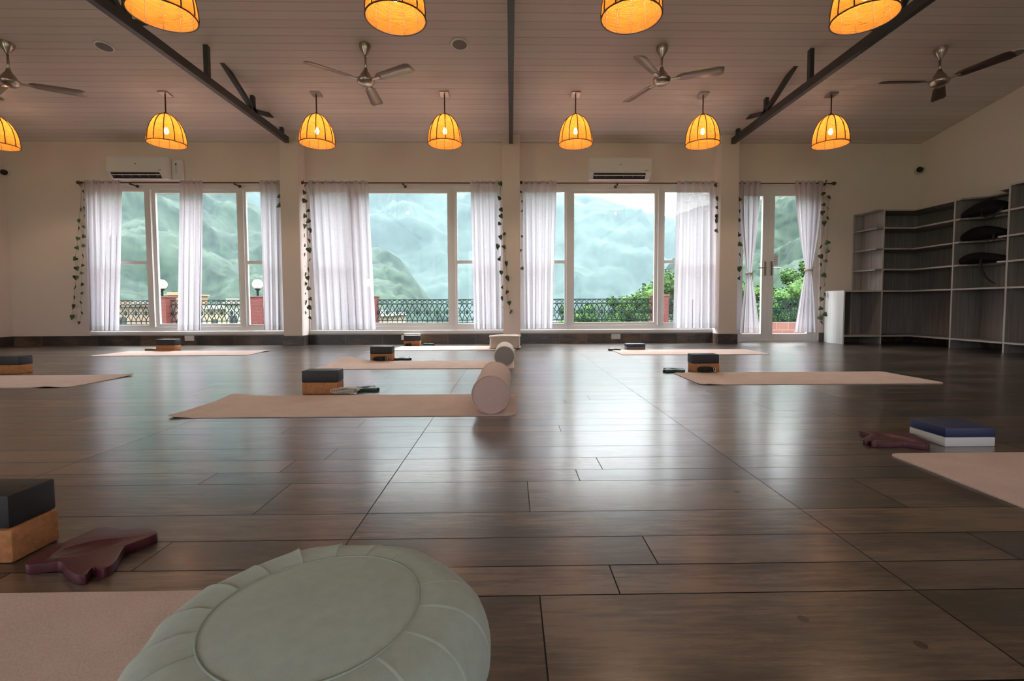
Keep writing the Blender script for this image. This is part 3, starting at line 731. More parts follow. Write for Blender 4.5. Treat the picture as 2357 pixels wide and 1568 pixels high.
def curtain(label, top, bot, folds, amp=.030, pinch=None, seed=0, vb=757):
    rr = random.Random(seed); ph = rr.uniform(0, 6); ph2 = rr.uniform(0, 6)
    zb = on_y(1200, vb, YCU).z; zt = ZROD+.035
    xt = [on_y(u, 421, YCU).x for u in top]; xb = [on_y(u, 745, YCU).x for u in bot]
    cx = (xt[0]+xt[1])/2
    t = thing('curtain', label, 'curtain', (cx, YCU, zb), group='sheer white curtains')
    NU, NV = folds*10, 60
    zp = on_y(1200, pinch[0], YCU).z if pinch else None
    if pinch: xp = [on_y(u, pinch[0], YCU).x for u in pinch[1]]
    def P(i, z):
        s = i/NU; k = (zt-z)/(zt-zb)
        if pinch:
            if z > zp:
                q = (zt-z)/(zt-zp); q = q**1.7; a = xt[0]+(xp[0]-xt[0])*q; b = xt[1]+(xp[1]-xt[1])*q
            else:
                q = (zp-z)/(zp-zb); q = q**.8; a = xp[0]+(xb[0]-xp[0])*q; b = xp[1]+(xb[1]-xp[1])*q
            am = amp*(.35+.65*min(1, abs(z-zp)/.5))
        else:
            a = xt[0]+(xb[0]-xt[0])*k; b = xt[1]+(xb[1]-xt[1])*k; am = amp*(.45+.75*k)
        hd = max(0, 1-abs(z-ZROD)/.03)          # gathered onto the rod
        wv = math.sin(2*math.pi*folds*s + ph + .8*math.sin(2*math.pi*s*1.3+ph2) + .5*k*math.sin(5*s+ph2))
        w2 = math.sin(2*math.pi*folds*2.6*s+ph2)*.35*(1-k)
        y = am*(wv*(1-.6*hd)+w2)
        x = a+(b-a)*s + .35*am*math.sin(4*math.pi*folds*s+ph)
        if abs(z-ZROD) < .02: y = math.copysign(max(abs(y), .012), y) if False else y*.5-.014
        return Vector((x-cx, y, z-zb))
    def sheet(z0, z1, nv, off=0):
        bm = NB(); g = [[bm.verts.new(P(i, z0+(z1-z0)*j/nv)+Vector((0, off, 0))) for i in range(NU+1)] for j in range(nv+1)]
        for j in range(nv):
            for i in range(NU): bm.faces.new((g[j][i], g[j][i+1], g[j+1][i+1], g[j+1][i]))
        return bm
    obj('drape', sheet(zb+.065, zt, NV), M['sheer'], t, smooth=True)
    obj('hem', sheet(zb, zb+.068, 3, -.0012), M['hem'], t, smooth=True)
    if pinch:
        a, b = xp; r = (b-a)/2+.012; m = (a+b)/2-cx
        bm = NB()
        for dz in (-.008, .008):
            tube(bm, [(m+r*math.cos(q), (.022)*math.sin(q)*1.6, zp-zb+dz+.004*math.sin(3*q)) for q in [2*math.pi*k/24 for k in range(24)]], .007, 6, closed=True)
        tube(bm, [(m+.01, -.04, zp-zb), (m+.03, -.05, zp-zb-.05), (m+.025, -.045, zp-zb-.11)], [.008, .006, .003], 6)
        tube(bm, [(m+.01, -.04, zp-zb), (m+.05, -.05, zp-zb+.04), (m+.08, -.045, zp-zb+.05)], [.008, .006, .003], 6)
        obj('tie', bm, M['cream_strap'], t, smooth=True)
curtain('wide sheer curtain at the left end of the left window', (193, 279), (205, 268), 6, seed=1)
curtain('narrow sheer curtain hanging in the middle of the left window', (416, 467), (413, 464), 4, seed=2)
curtain('sheer curtain at the right end of the left window', (596, 645), (604, 651), 4, seed=3)
curtain('widest sheer curtain, at the left end of the middle window', (708, 846), (728, 861), 8, seed=4)
curtain('sheer curtain right of the middle pane, next to the centre column', (1083, 1154), (1092, 1157), 5, seed=5)
curtain('sheer curtain at the left end of the right window', (1203, 1282), (1209, 1273), 5, seed=6)
curtain('sheer curtain at the right end of the right window', (1558, 1650), (1548, 1651), 6, seed=7)
curtain('narrow knotted sheer curtain left of the glazed door', (1702, 1752), (1703, 1750), 4, .022, (632, (1719, 1730)), seed=8, vb=769)
curtain('knotted sheer curtain right of the glazed door', (1830, 1897), (1827, 1880), 5, .024, (624, (1854, 1868)), seed=9, vb=768)

# ------------------------------------------------------------------ ivy garlands
def garland(label, pts, y, size=.050, seed=0, top=None):
    rr = random.Random(seed); P = [on_y(u, v, y) for u, v in pts]
    if top: P0 = on_y(top[0], top[1], y)
    else: P0 = P[0]+Vector((0, 0, .03))
    t = thing('ivy_garland', label, 'garland', P0, group='hanging ivy garlands')
    Q = [Vector((0, 0, 0))]; n = 0
    line = [P0]+P
    bm = NB(); cp = [p-P0+Vector((rr.uniform(-.008, .008), 0, 0)) for p in line]
    if len(cp) > 1: tube(bm, cp, .0018, 5)
    obj('vine', bm, M['ivy_stem'], t, smooth=True)
    bm = NB()
    for p in P:
        c = p-P0; s = size*rr.uniform(.75, 1.15); yaw = rr.uniform(-.9, .9); tilt = rr.uniform(-.6, .6); roll = rr.uniform(-.8, .8)
        Mx = Matrix.Rotation(yaw, 3, 'Z') @ Matrix.Rotation(roll, 3, 'Y') @ Matrix.Rotation(tilt, 3, 'X')
        out = [(0, .45), (.25, .62), (.55, .55), (.72, .22), (.60, -.15), (.34, -.55), (0, -1.0), (-.34, -.55), (-.60, -.15), (-.72, .22), (-.55, .55), (-.25, .62)]
        mid = [bm.verts.new(c+Mx @ Vector((0, -.006, z*s))) for z in (.45, 0, -1.0)]
        def rim(k): x, z = out[k % 12]; return bm.verts.new(c+Mx @ Vector((x*s, .006*abs(x), z*s)))
        rv = [mid[0]]+[rim(k) for k in range(1, 6)]+[mid[2]]+[rim(k) for k in range(7, 12)]
        for k in range(12):
            bm.faces.new((mid[1], rv[k], rv[(k+1) % 12]))
    obj('foliage', bm, M['ivy'], t, smooth=False)
def c5(l): return [(x/3.135, y/3.135+340) for x, y in l]
def c6(l): return [(x/3.409+640, y/3.409+380) for x, y in l]
def c7(l): return [(x/3.135+1180, y/3.135+340) for x, y in l]
def c8(l): return [(x/3.334+1650, y/3.334+380) for x, y in l]
YG = YW-.05
garland('ivy strand hanging left of the left window, outermost', c5([(572, 262), (590, 255), (582, 447), (568, 527), (567, 583), (562, 655), (555, 722), (543, 800), (553, 870), (547, 936), (543, 1005), (535, 1078), (528, 1144), (520, 1220)]), YG, seed=1)
garland('pale ivy strand close beside the leftmost curtain edge', c5([(606, 315), (608, 375), (612, 435), (610, 490), (607, 570), (605, 640), (603, 707), (597, 777), (595, 848), (588, 905), (592, 985), (590, 1050), (582, 1118), (588, 1190), (568, 1262)]), YG, .034, seed=2)
garland('short ivy sprig at the top right of the left window', c5([(2015, 350), (2015, 415)]), YG-.1, seed=3, top=(643, 424))
garland('ivy strand right beside the left column', c6([(182, 125), (200, 215), (182, 240), (185, 318), (203, 398), (207, 478), (194, 548), (201, 628), (199, 705), (201, 780), (209, 855), (211, 930), (209, 1010), (214, 1078), (216, 1155), (204, 1248)]), YG-.05, seed=4)
garland('ivy strand between the left column strand and the widest curtain', c6([(211, 160), (208, 280), (237, 358), (238, 438), (248, 508), (242, 592), (243, 665), (246, 745), (237, 820), (232, 885), (240, 967), (254, 1050), (244, 1118), (249, 1200)]), YG-.12, seed=5)
garland('ivy strand over the curtain left of the centre column', c6([(1745, 145), (1737, 260), (1752, 350), (1752, 400), (1738, 460), (1745, 565), (1725, 638), (1738, 735), (1752, 842), (1763, 960), (1763, 1043), (1774, 1125)]), YCU-.06, seed=6)
garland('ivy strand hanging in front of the centre column', c6([(1775, 540), (1773, 640), (1793, 770), (1797, 886), (1797, 995), (1814, 1080), (1825, 1152)]), YC-.02, seed=7, top=(1153, 500))
garland('faint ivy strand right of the centre column', c7([(60, 250), (60, 318), (70, 385), (70, 455), (68, 640), (58, 740), (70, 870)]), YG-.05, .036, seed=8)
garland('ivy strand left of the right column', c7([(1465, 270), (1478, 367), (1478, 430), (1477, 495), (1475, 525), (1475, 598)]), YG-.1, seed=9)
garland('ivy strand between the right column and the door curtain', c8([(172, 265), (177, 353), (173, 422), (165, 535), (175, 608), (178, 687), (172, 795), (172, 868)]), YG-.1, seed=10)
garland('ivy strand close to the curtain right of the door', c8([(838, 130), (815, 218), (820, 303), (812, 365), (825, 445), (800, 630), (798, 700), (800, 765), (825, 925), (795, 948), (803, 1028), (797, 1100), (795, 1172), (805, 1207)]), YG-.12, seed=11)
garland('ivy strand on the bare wall right of the door', c8([(862, 245), (850, 327), (852, 405), (848, 593), (848, 660), (835, 735), (822, 845), (832, 993), (832, 1145)]), YG-.02, seed=12)

# ------------------------------------------------------------------ shelving in the right corner
def shelving():
    th = .020; FY = 6.66; FX = 5.66; yp1 = 6.06; yp2 = 5.39; xe = 4.69; xd = on_y(2031, 600, FY).x
    BY, BX = YW-.014, XR-.014
    ZL = [.125, .76, 1.06, 1.35, 1.64]; ZT = 1.89
    tl = thing('low_shelf_cabinet', 'low open grey shelf cabinet with a white end panel beside the door', 'shelf', (xe, BY, 0))
    def L(t, f):
        def g(name, m, *bx, **k):
            bm = NB(); b = list(bx); o = t.location
            box(bm, b[0]-o.x, b[1]-o.x, b[2]-o.y, b[3]-o.y, b[4], b[5]); r = obj(name, bm, m, t)
            return r
        return g
    g = L(tl, 0)
    e = g('end_panel', M['shelf_white'], xe, xe+th, FY, BY, 0, .76); e['label'] = 'bright white end panel'
    g('top_board', M['shelf'], xe+th, xd, FY+.004, BY, .74, .76); g('top_edge', M['shelf_edge'], xe+th, xd, FY, FY+.004, .74, .76)
    g('bottom_shelf', M['shelf_edge'], xe+th, xd, FY, BY-.01, .105, .125)
    g('back_panel', M['shelf'], xe+th, xd, BY-.01, BY, .125, .74)
    g('divider', M['shelf'], (xe+xd)/2-.05, (xe+xd)/2-.03, FY+.16, BY-.01, .125, .74)
    tc_ = thing('corner_shelf', 'tall grey open shelf unit turning the room corner', 'shelf', (xd, BY, 0)); g = L(tc_, 0)
    g('side_panel', M['shelf'], xd, xd+th, FY+.004, BY, 0, ZT); g('panel_edge', M['shelf_edge'], xd, xd+th, FY, FY+.004, 0, ZT)
    g('side_panel', M['shelf'], FX+.004, BX, yp1-th, yp1, 0, ZT+.0); g('panel_edge', M['shelf_edge'], FX, FX+.004, yp1-th, yp1, 0, ZT)
    g('back_panel', M['shelf'], xd+th, BX, BY-.01, BY, .125, ZT-.02); g('back_panel', M['shelf'], BX-.01, BX, yp1, BY-.01, .125, ZT-.02)
    xs = on_y(1963, 600, BY).x
    bk = g('back_panel', M['shelf'], xs, xd, BY-.01, BY, .76, ZT)
    o = tc_.location
    for i, z in enumerate(ZL+[ZT-.02]):
        nm = 'shelf_board' if i < 5 else 'top_board'
        pts = [(xd+th, BY-.01), (xd+th, FY), (FX, FY), (FX, yp1), (BX-.01, yp1), (BX-.01, BY-.01)]
        bm = NB(); prism(bm, [(x-o.x, y-o.y) for x, y in pts], z-.02 if i < 5 else ZT-.02, z if i < 5 else ZT); s = obj(nm, bm, M['shelf'], tc_)
        z0, z1 = (z-.02, z) if i < 5 else (ZT-.02, ZT)
        bm = NB(); box(bm, xd+th-o.x, FX-.003-o.x, FY-.003-o.y, FY-o.y, z0, z1); box(bm, FX-.003-o.x, FX-o.x, yp1-o.y, FY-o.y, z0, z1); obj('edge_band', bm, M['shelf_edge'], s)
    for z in ZL[2:]+[ZT]:                     # stub shelves with a cut corner on the open left end
        bm = NB(); prism(bm, [(x-o.x, y-o.y) for x, y in ((xd, BY-.01), (xs, BY-.01), (xs+.015, BY-.06), (xd-.10, FY), (xd, FY))], z-.02, z)
        s = obj('stub_shelf', bm, M['shelf'], tc_)
    tr = thing('side_shelf', 'grey open shelf unit along the right wall holding black bags', 'shelf', (BX, yp1-th, 0)); g = L(tr, 0); o = tr.location
    y1 = yp1-th
    g('side_panel', M['shelf'], FX+.004, BX, yp2-th, yp2, 0, ZT+.03); g('panel_edge', M['shelf_edge'], FX, FX+.004, yp2-th, yp2, 0, ZT+.03)
    g('back_panel', M['shelf'], BX-.01, BX, yp2, y1, .125, ZT-.02)
    yn = 4.3
    for i, z in enumerate(ZL[:2]):
        g('shelf_board', M['shelf'], FX, BX-.01, yp2, y1, z-.02, z); g('shelf_edge', M['shelf_edge'], FX-.003, FX, yp2, y1, z-.02, z)
    for z in ZL[2:]+[ZT]:                      # boards scooped out in the middle
        pts = [(BX-.01, y1), (FX, y1), (FX, y1-.07), (FX+.22, y1-.20), (FX+.24, yp2+.22), (FX, yp2+.10), (FX, yp2), (BX-.01, yp2)]
        bm = NB(); prism(bm, [(x-o.x, y-o.y) for x, y in pts], z-.02, z); s = obj('scooped_shelf', bm, M['shelf'], tr)
        bm = NB(); box(bm, FX-.003-o.x, FX-o.x, y1-.07-o.y, y1-o.y, z-.02, z); obj('edge_band', bm, M['shelf_edge'], s)
        bm = NB(); box(bm, FX-.003-o.x, FX-o.x, yp2-o.y, yp2+.10-o.y, z-.02, z); obj('edge_band', bm, M['shelf_edge'], s)
    tn = thing('end_shelf', 'grey open shelf unit cut off by the right edge of the view', 'shelf', (BX, yp2-th, 0)); g = L(tn, 0)
    y2 = yp2-th
    g('side_panel', M['shelf'], FX, BX, yn-th, yn, 0, ZT+.03); g('back_panel', M['shelf'], BX-.01, BX, yn, y2, .125, ZT+.01)
    for z in ZL+[ZT+.03]:
        g('shelf_board', M['shelf'], FX+.003, BX-.01, yn, y2, z-.02, z); g('shelf_edge', M['shelf_edge'], FX, FX+.003, yn, y2, z-.02, z)
    # bags
    for k, (zz, tail) in enumerate(((ZL[4], 'loop'), (ZL[3], 'short'), (ZL[2], 'tail'))):
        t = thing('black_bag', ['black folded bag with a looped strap on the top scooped shelf', 'black folded bag on the middle scooped shelf of the three', 'black bag with a long hanging strap on the lowest scooped shelf'][k], 'bag', (FX+.16, 5.78, zz+.0), group='black bags on the scooped shelves')
        bm = NB(); n = 14
        rings = []
        for i in range(n+1):
            s = i/n; y = .24-.60*s; w = .085*math.sin(math.pi*(.12+.80*s))**.6; h = .070*(1+.25*math.sin(3*s+k))*math.sin(math.pi*(.10+.82*s))**.5
            cxo = -.06-.03*s; ring = []
            for q in range(16):
                a = 2*math.pi*q/16
                ring.append(bm.verts.new((cxo+w*math.cos(a)*(1+.06*math.sin(5*a+i)), y, h*.98+h*math.sin(a)*(1 if math.sin(a) > -.3 else .97))))
            rings.append(ring)
        for A, Bq in zip(rings, rings[1:]):
            for q in range(16): bm.faces.new((A[q], A[(q+1) % 16], Bq[(q+1) % 16], Bq[q]))
        bm.faces.new(rings[0][::-1]); bm.faces.new(rings[-1])
        obj('bag_body', bm, M['bag'], t, smooth=True)
        bm = NB()
        if tail == 'tail': pts = [(-.15, -.10, .04), (-.185, -.12, .0), (-.20, -.15, -.09), (-.20, -.20, -.18), (-.19, -.26, -.235), (-.18, -.31, -.26)]; rd = [.014, .016, .015, .012, .009, .004]
        elif tail == 'loop': pts = [(-.15, -.08, .04), (-.185, -.11, -.02), (-.195, -.18, -.065), (-.195, -.26, -.06), (-.185, -.31, -.01), (-.15, -.33, .04)]; rd = .010
        else: pts = [(-.15, -.24, .04), (-.185, -.26, .0), (-.19, -.27, -.05)]; rd = [.012, .012, .006]
        tube(bm, pts, rd, 8); obj('strap', bm, M['strap'], t, smooth=True)
shelving()

# ------------------------------------------------------------------ mats
def yoga_mat(label, x0, x1, y0, y1, curl=None, seed=0, hump=None, th=.005):
    rr = random.Random(seed)
    cx_, cy_ = (x0+x1)/2, (y0+y1)/2
    t = tag(bpy.data.objects.new('yoga_mat', bpy.data.meshes.new('yoga_mat')), label, 'yoga mat', 'beige cotton yoga mats'); C.objects.link(t); t.location = (cx_, cy_, 0)
    NX, NY = 90, 34; bm = NB(); r = .035
    def shape(i, j):
        x = x0+(x1-x0)*i/NX; y = y0+(y1-y0)*j/NY
        # rounded corners
        dx = max(0, r-(x-x0), r-(x1-x)); dy = max(0, r-(y-y0), r-(y1-y))
        if dx > 0 and dy > 0:
            d = math.hypot(dx, dy)
            if d > r: 
                k = r/d; x += (dx-dx*k)*(1 if x < cx_ else -1); y += (dy-dy*k)*(1 if y < cy_ else -1)
        z = .0012*abs(noise.noise(Vector((x*3, y*3, seed))))
        if curl:
            for (qx, qy, rad, hgt) in curl:
                d = math.hypot(x-qx, y-qy)
                if d < rad: z += hgt*(1-d/rad)**1.5
        return x, y, z
    up = [[None]*(NX+1) for _ in range(NY+1)]; lo = [[None]*(NX+1) for _ in range(NY+1)]
    for j in range(NY+1):
        for i in range(NX+1):
            x, y, z = shape(i, j); up[j][i] = bm.verts.new((x-cx_, y-cy_, z+th)); lo[j][i] = bm.verts.new((x-cx_, y-cy_, z+.0004))
    for j in range(NY):
        for i in range(NX):
            bm.faces.new((up[j][i], up[j][i+1], up[j+1][i+1], up[j+1][i])); bm.faces.new((lo[j][i], lo[j+1][i], lo[j+1][i+1], lo[j][i+1]))
    for i in range(NX):
        bm.faces.new((up[0][i], lo[0][i], lo[0][i+1], up[0][i+1])); bm.faces.new((up[NY][i], up[NY][i+1], lo[NY][i+1], lo[NY][i]))
    for j in range(NY):
        bm.faces.new((up[j][0], up[j+1][0], lo[j+1][0], lo[j][0])); bm.faces.new((up[j][NX], lo[j][NX], lo[j+1][NX], up[j+1][NX]))
    bm.to_mesh(t.data); bm.free(); t.data.materials.append(M['mat_weave'])
    t.data.polygons.foreach_set('use_smooth', [True]*len(t.data.polygons)); t.data.set_sharp_from_angle(angle=.8)
    return t
yoga_mat('beige cotton yoga mat in the foreground under the mint cushion', -1.95, -.10, .27, .936, seed=1)
yoga_mat('beige yoga mat under the pink bolster', -1.76, .025, 2.44, 3.02, curl=[(-1.76, 3.05, .22, .018), (-1.76, 2.44, .16, .010)], seed=2)
yoga_mat('beige yoga mat under the round white bolster', -1.76, .03, 4.27, 4.86, curl=[(-1.64, 4.9, .30, .060), (-1.76, 4.3, .15, .004)], seed=3)
yoga_mat('beige yoga mat under the far cream cushion, nearest the window wall', -1.52, .06, 6.05, 6.64, seed=4)
yoga_mat('beige yoga mat cut off by the left edge', -4.95, -3.115, 3.40, 4.0, curl=[(-3.27, 3.40, .13, .008), (-3.115, 4.0, .25, .012)], seed=5)
yoga_mat('beige yoga mat in front of the left window', -4.83, -3.05, 5.54, 6.12, curl=[(-3.05, 6.0, .25, .01)], seed=6)
yoga_mat('beige yoga mat right of centre, in front of the door', 1.343, 3.10, 3.33, 3.92, curl=[(1.40, 3.33, .12, .007)], seed=7)
yoga_mat('beige yoga mat below the right window', 1.26, 2.95, 5.35, 5.95, seed=8)
yoga_mat('beige yoga mat cut off by the right edge', 1.42, 3.15, 1.06, 1.756, seed=9)

# ------------------------------------------------------------------ blocks
def block(label, cat, x, y, z, m, w=.228, d=.12, h=.076, rz=0, group='yoga blocks', bev=.006, name='yoga_block'):
    bm = NB(); box(bm, -w/2, w/2, -d/2, d/2, 0, h, bev=bev)
    o = tag(obj(name, bm, m, auto=.6), label, cat, group); o.location = (x, y, z); o.rotation_euler = (0, 0, rz); return o
def stack(x0, y0, where, w=.228, d=.12, slip=0.0, slipy=0.0, h=.076, black='black', left=True):
    """x0,y0 = front left floor corner"""
    xc, yc = x0+w/2, y0+d/2
    block('cork yoga block under the black one %s' % where, 'yoga block', xc, yc, 0, M['cork'], w, d, h)
    return block('black foam yoga block on the cork one %s' % where, 'yoga block', xc+slip, yc+slipy, h, M['black_foam'], w, d, h)
p = on_z(29.6, 1298); b1 = stack(p.x-.228, p.y, 'at the left edge of the foreground', d=.112, slip=-.008, slipy=.004)
bm = NB(); lathe(bm, [(.0005, .0004), (.006, .0004), (.0065, 0)], 20)
for v in bm.verts: v.co.x *= 1.5
lg = obj('logo_mark', bm, M['dark'], b1); lg.location = (.085, .005, .0762); lg['label'] = 'small black oval mark'
p = on_z(695, 908); stack(p.x, p.y, 'behind the mat with the pink bolster')
p = on_z(852, 832); stack(p.x, p.y, 'behind the mat with the round white bolster', w=.222)
p = on_z(930, 797); stack(p.x, p.y-.02, 'in front of the middle window, smallest stack', w=.222)
p = on_z(359, 809); stack(p.x, p.y, 'in front of the left window', w=.235)
p = on_z(45, 861); stack(p.x-.228, p.y, 'at the left edge behind the cut-off mat')
p = on_z(1595, 858); stack(p.x, p.y, 'behind the mat right of centre', w=.225, slip=-.004)
def two_tone(x, y, w, d, label, lower):
    t = thing('yoga_block', label, 'yoga block', (x, y, 0), group='two-tone yoga blocks')
    bm = NB(); box(bm, -w/2, w/2, -d/2, d/2, 0, .038, bev=.004); obj('lower_layer', bm, lower, t, auto=.6)['label'] = 'white foam lower layer'
    bm = NB(); box(bm, -w/2, w/2, -d/2, d/2, .038, .076, bev=.005); u = obj('upper_layer', bm, M['blue_foam'], t, auto=.6); u['label'] = 'navy foam upper layer'
    bm = NB(); box(bm, -w/2+.022, -w/2+.025, -d/2+.012, d/2-.012, .0758, .0764); box(bm, -w/2+.045, -w/2+.06, d/2-.04, d/2-.028, .0758, .0764); obj('embossed_line', bm, M['navy_pad'], u)
two_tone(1.826, 1.931, .204, .172, 'navy and white yoga block behind the mat at the right edge', M['white_foam'])
two_tone(1.575, 6.03, .235, .13, 'small navy and tan yoga block below the right window', M['taupe_pad'])
p = on_z(966, 796); block('cream slab standing behind the smallest block stack', 'board', p.x-.085, 6.92, 0, M['cream_fabric'], .20, .03, .155, name='cream_board', group=None) if False else None
bm = NB(); box(bm, -.115, .115, -.02, .02, 0, .165, bev=.01); q = on_z(948, 796)
cs = tag(obj('folded_blanket', bm, M['cream_fabric'], auto=.6), 'cream folded cloth standing behind the smallest block stack', 'blanket'); cs.location = (on_y(949, 785, 6.93).x, 6.93, 0)

# ------------------------------------------------------------------ shaped foam pads
out_px = [(49, 1305), (100, 1300), (139, 1294), (147, 1304), (152, 1314), (176, 1327), (199, 1327), (205, 1314), (218, 1305), (228, 1314), (250, 1308), (268, 1292), (283, 1262), (290, 1258), (363, 1232), (361, 1224), (352, 1222), (345, 1218), (330, 1217), (278, 1222), (262, 1216), (237, 1215), (205, 1224), (160, 1246), (120, 1262), (75, 1283)]
PAD = [on_z(u, v-3, .022) for u, v in out_px]
pc = sum((Vector((p.x, p.y, 0)) for p in PAD), Vector())/len(PAD)
def smooth_loop(P, n=2):
    for _ in range(n):
        Q = []
        for i in range(len(P)):
            a, b = P[i], P[(i+1) % len(P)]; Q += [a*.75+b*.25, a*.25+b*.75]
        P = Q
    return P
PAD2 = smooth_loop([Vector((p.x-pc.x, p.y-pc.y, 0)) for p in PAD], 2)
oc = on_z(205, 1260, .022); ocx, ocy = oc.x-pc.x, oc.y-pc.y
def foam_pad(label, m, loc, rz, sc=1.0, th=.022, mirror=1):
    bm = NB(); P = [Vector((p.x*sc*mirror, p.y*sc, 0)) for p in PAD2]
    prism(bm, [(p.x, p.y) for p in P], 0, th)
    me = bpy.data.meshes.new('pad'); bmesh.ops.recalc_face_normals(bm, faces=bm.faces); bm.to_mesh(me); bm.free(); tmp = bpy.data.objects.new('pad', me); C.objects.link(tmp)
    bm = NB(); bmesh.ops.create_uvsphere(bm, u_segments=40, v_segments=24, radius=1); bmesh.ops.scale(bm, vec=(.074*sc, .040*sc, .020), verts=bm.verts)
    bmesh.ops.rotate(bm, verts=bm.verts, cent=(0, 0, 0), matrix=Matrix.Rotation(.55*mirror, 3, 'Z')); bmesh.ops.translate(bm, vec=(ocx*sc*mirror, ocy*sc, th+.011), verts=bm.verts)
    me2 = bpy.data.meshes.new('cut'); bmesh.ops.recalc_face_normals(bm, faces=bm.faces); bm.to_mesh(me2); bm.free(); cut = bpy.data.objects.new('cut', me2); C.objects.link(cut)
    bv = tmp.modifiers.new('bevel', 'BEVEL'); bv.width = .0045; bv.segments = 3; bv.limit_method = 'ANGLE'; bv.angle_limit = .9
    bo = tmp.modifiers.new('hollow', 'BOOLEAN'); bo.operation = 'DIFFERENCE'; bo.object = cut; bo.solver = 'EXACT'
    dg = bpy.context.evaluated_depsgraph_get(); bm = NB(); bm.from_mesh(tmp.evaluated_get(dg).to_mesh())
    bpy.data.objects.remove(tmp); bpy.data.objects.remove(cut)
    o = tag(obj('support_pad', bm, m, auto=.5), label, 'foam pad', 'shaped foam support pads'); o.location = loc; o.rotation_euler = (0, 0, rz); return o
foam_pad('maroon shaped foam pad with an oval hollow, in the left foreground', M['maroon'], (pc.x, pc.y, 0), 0)
p = on_z(2062, 1020); foam_pad('maroon shaped foam pad beside the navy and white block', M['maroon'], (p.x-.025, p.y+.015, 0), -.50, 1.12, mirror=-1)
p = on_z(842, 905); foam_pad('dark green foam pad beside the cream strap', M['green_foam'], (p.x-.01, p.y+.10, 0), .5, .7)
p = on_z(928, 829); foam_pad('dark blue foam pad between the block and the round white bolster', M['navy_pad'], (p.x, p.y+.05, 0), .3, .85)
p = on_z(985, 795); foam_pad('green foam pad right of the smallest block stack', M['green_foam'], (p.x+.02, p.y+.04, 0), .2, .8)
p = on_z(1562, 857); foam_pad('dark green foam pad left of the blocks right of centre', M['green_foam'], (p.x-.04, p.y+.05, 0), -.3, .9, mirror=-1)
p = on_z(1418, 807); foam_pad('dark green foam pad left of the small navy block', M['green_foam'], (p.x-.02, p.y+.05, 0), -.3, .75, mirror=-1)
p = on_z(338, 809); foam_pad('taupe foam pad left of the blocks by the left window', M['taupe_pad'], (p.x+.02, p.y+.14, 0), .1, 1.0, .03)

# ------------------------------------------------------------------ straps
def belt(label, x, y, m, w=.15, r=.028, rz=0, z=0):
    t = thing('yoga_strap', label, 'yoga strap', (x, y, z), rz, 'rolled yoga straps')
    bm = NB()
    pts = []
    for k in range(120):                     # flat roll seen from its side, wound along x
        a = k/120*9*math.pi; f = 1-.72*k/120
        pts.append((w/2*f*math.copysign(abs(math.cos(a))**.5, math.cos(a)), 0, r*1.0+r*.85*f*math.sin(a)))
    A, Bq = [], []
    hw = .018
    for (px, py, pz) in pts:
        A.append(bm.verts.new((px, -hw, pz))); Bq.append(bm.verts.new((px, hw, pz)))
    for i in range(len(pts)-1): bm.faces.new((A[i], A[i+1], Bq[i+1], Bq[i]))
    o = obj('webbing', bm, m, t, smooth=True); md = o.modifiers.new('thick', 'SOLIDIFY'); md.thickness = .0045; md.offset = 0
    bm = NB(); x0 = w*.40; frame = [(x0, -hw-.004, r*.5), (x0, -hw-.004, r*1.7), (x0+.014, -hw-.004, r*1.7), (x0+.014, -hw-.004, r*.5)]
    tube(bm, frame, .0022, 6, closed=True); obj('buckle', bm, M['chrome'], t, smooth=True)
p = on_z(789, 909); belt('cream folded strap beside the cork block on the pink bolster mat', p.x, p.y+.035, M['cream_strap'], .185, .021)
p = on_z(877, 832); belt('black rolled strap in front of the blocks by the round white bolster', p.x, p.y-.022, M['strap'], .15)
p = on_z(943, 797); belt('black rolled strap in front of the smallest block stack', p.x, p.y-.045, M['strap'], .11, .022)
p = on_z(1622, 858); belt('black rolled strap in front of the blocks right of centre', p.x, p.y-.022, M['strap'], .14)

# ------------------------------------------------------------------ bolsters and cushions
def bolster(label, x, y, r, L_, side, end, rz=0, z=0):
    t = thing('bolster', label, 'bolster', (x, y, z), rz, 'round bolsters')
    def mesh_prof(p, seg, wob):
        bm = NB()
        lathe(bm, p, seg, mod=(lambda rr, zz, a: (rr+wob*math.sin(zz*24+2*a)*(1 if rr > r*.9 else 0), zz)))
        bmesh.ops.rotate(bm, verts=bm.verts, cent=(0, 0, 0), matrix=Matrix.Rotation(-math.pi/2, 3, 'X')); bmesh.ops.translate(bm, vec=(0, 0, r), verts=bm.verts); return bm
    n = 24; prof = [(r*.985, .004)]+[(r*(1+.012*math.sin(math.pi*i/n)), .004+(L_-.008)*i/n) for i in range(n+1)]+[(r*.985, L_-.004)]
    obj('cover', mesh_prof(prof, 64, .0008), side, t, smooth=True)
    for e in (0, 1):
        y0 = 0 if e == 0 else L_; s = -1 if e == 0 else 1
        bm = mesh_prof([(.0005, y0+s*.012), (r*.4, y0+s*.011), (r*.8, y0+s*.006), (r*.985, y0-s*.002)], 64, 0); o = obj('end_panel', bm, end, t, smooth=True)
        bm = NB(); tube(bm, [((r*.99)*math.cos(a), y0, r+(r*.99)*math.sin(a)) for a in [2*math.pi*k/64 for k in range(64)]], .0035, 6, closed=True); obj('piping', bm, side, t, smooth=True)
bolster('dusty pink round bolster on the second mat', on_y(1129.5, 912, 2.47).x, 2.47, .0985, .60, M['pink_fabric'], M['pink_fabric'], z=.0064, rz=-.012)
bolster('white round bolster with a grey end panel', on_y(1161, 822, 4.36).x, 4.36, .0935, .52, M['white_fabric'], M['grey_fabric'], z=.0064)
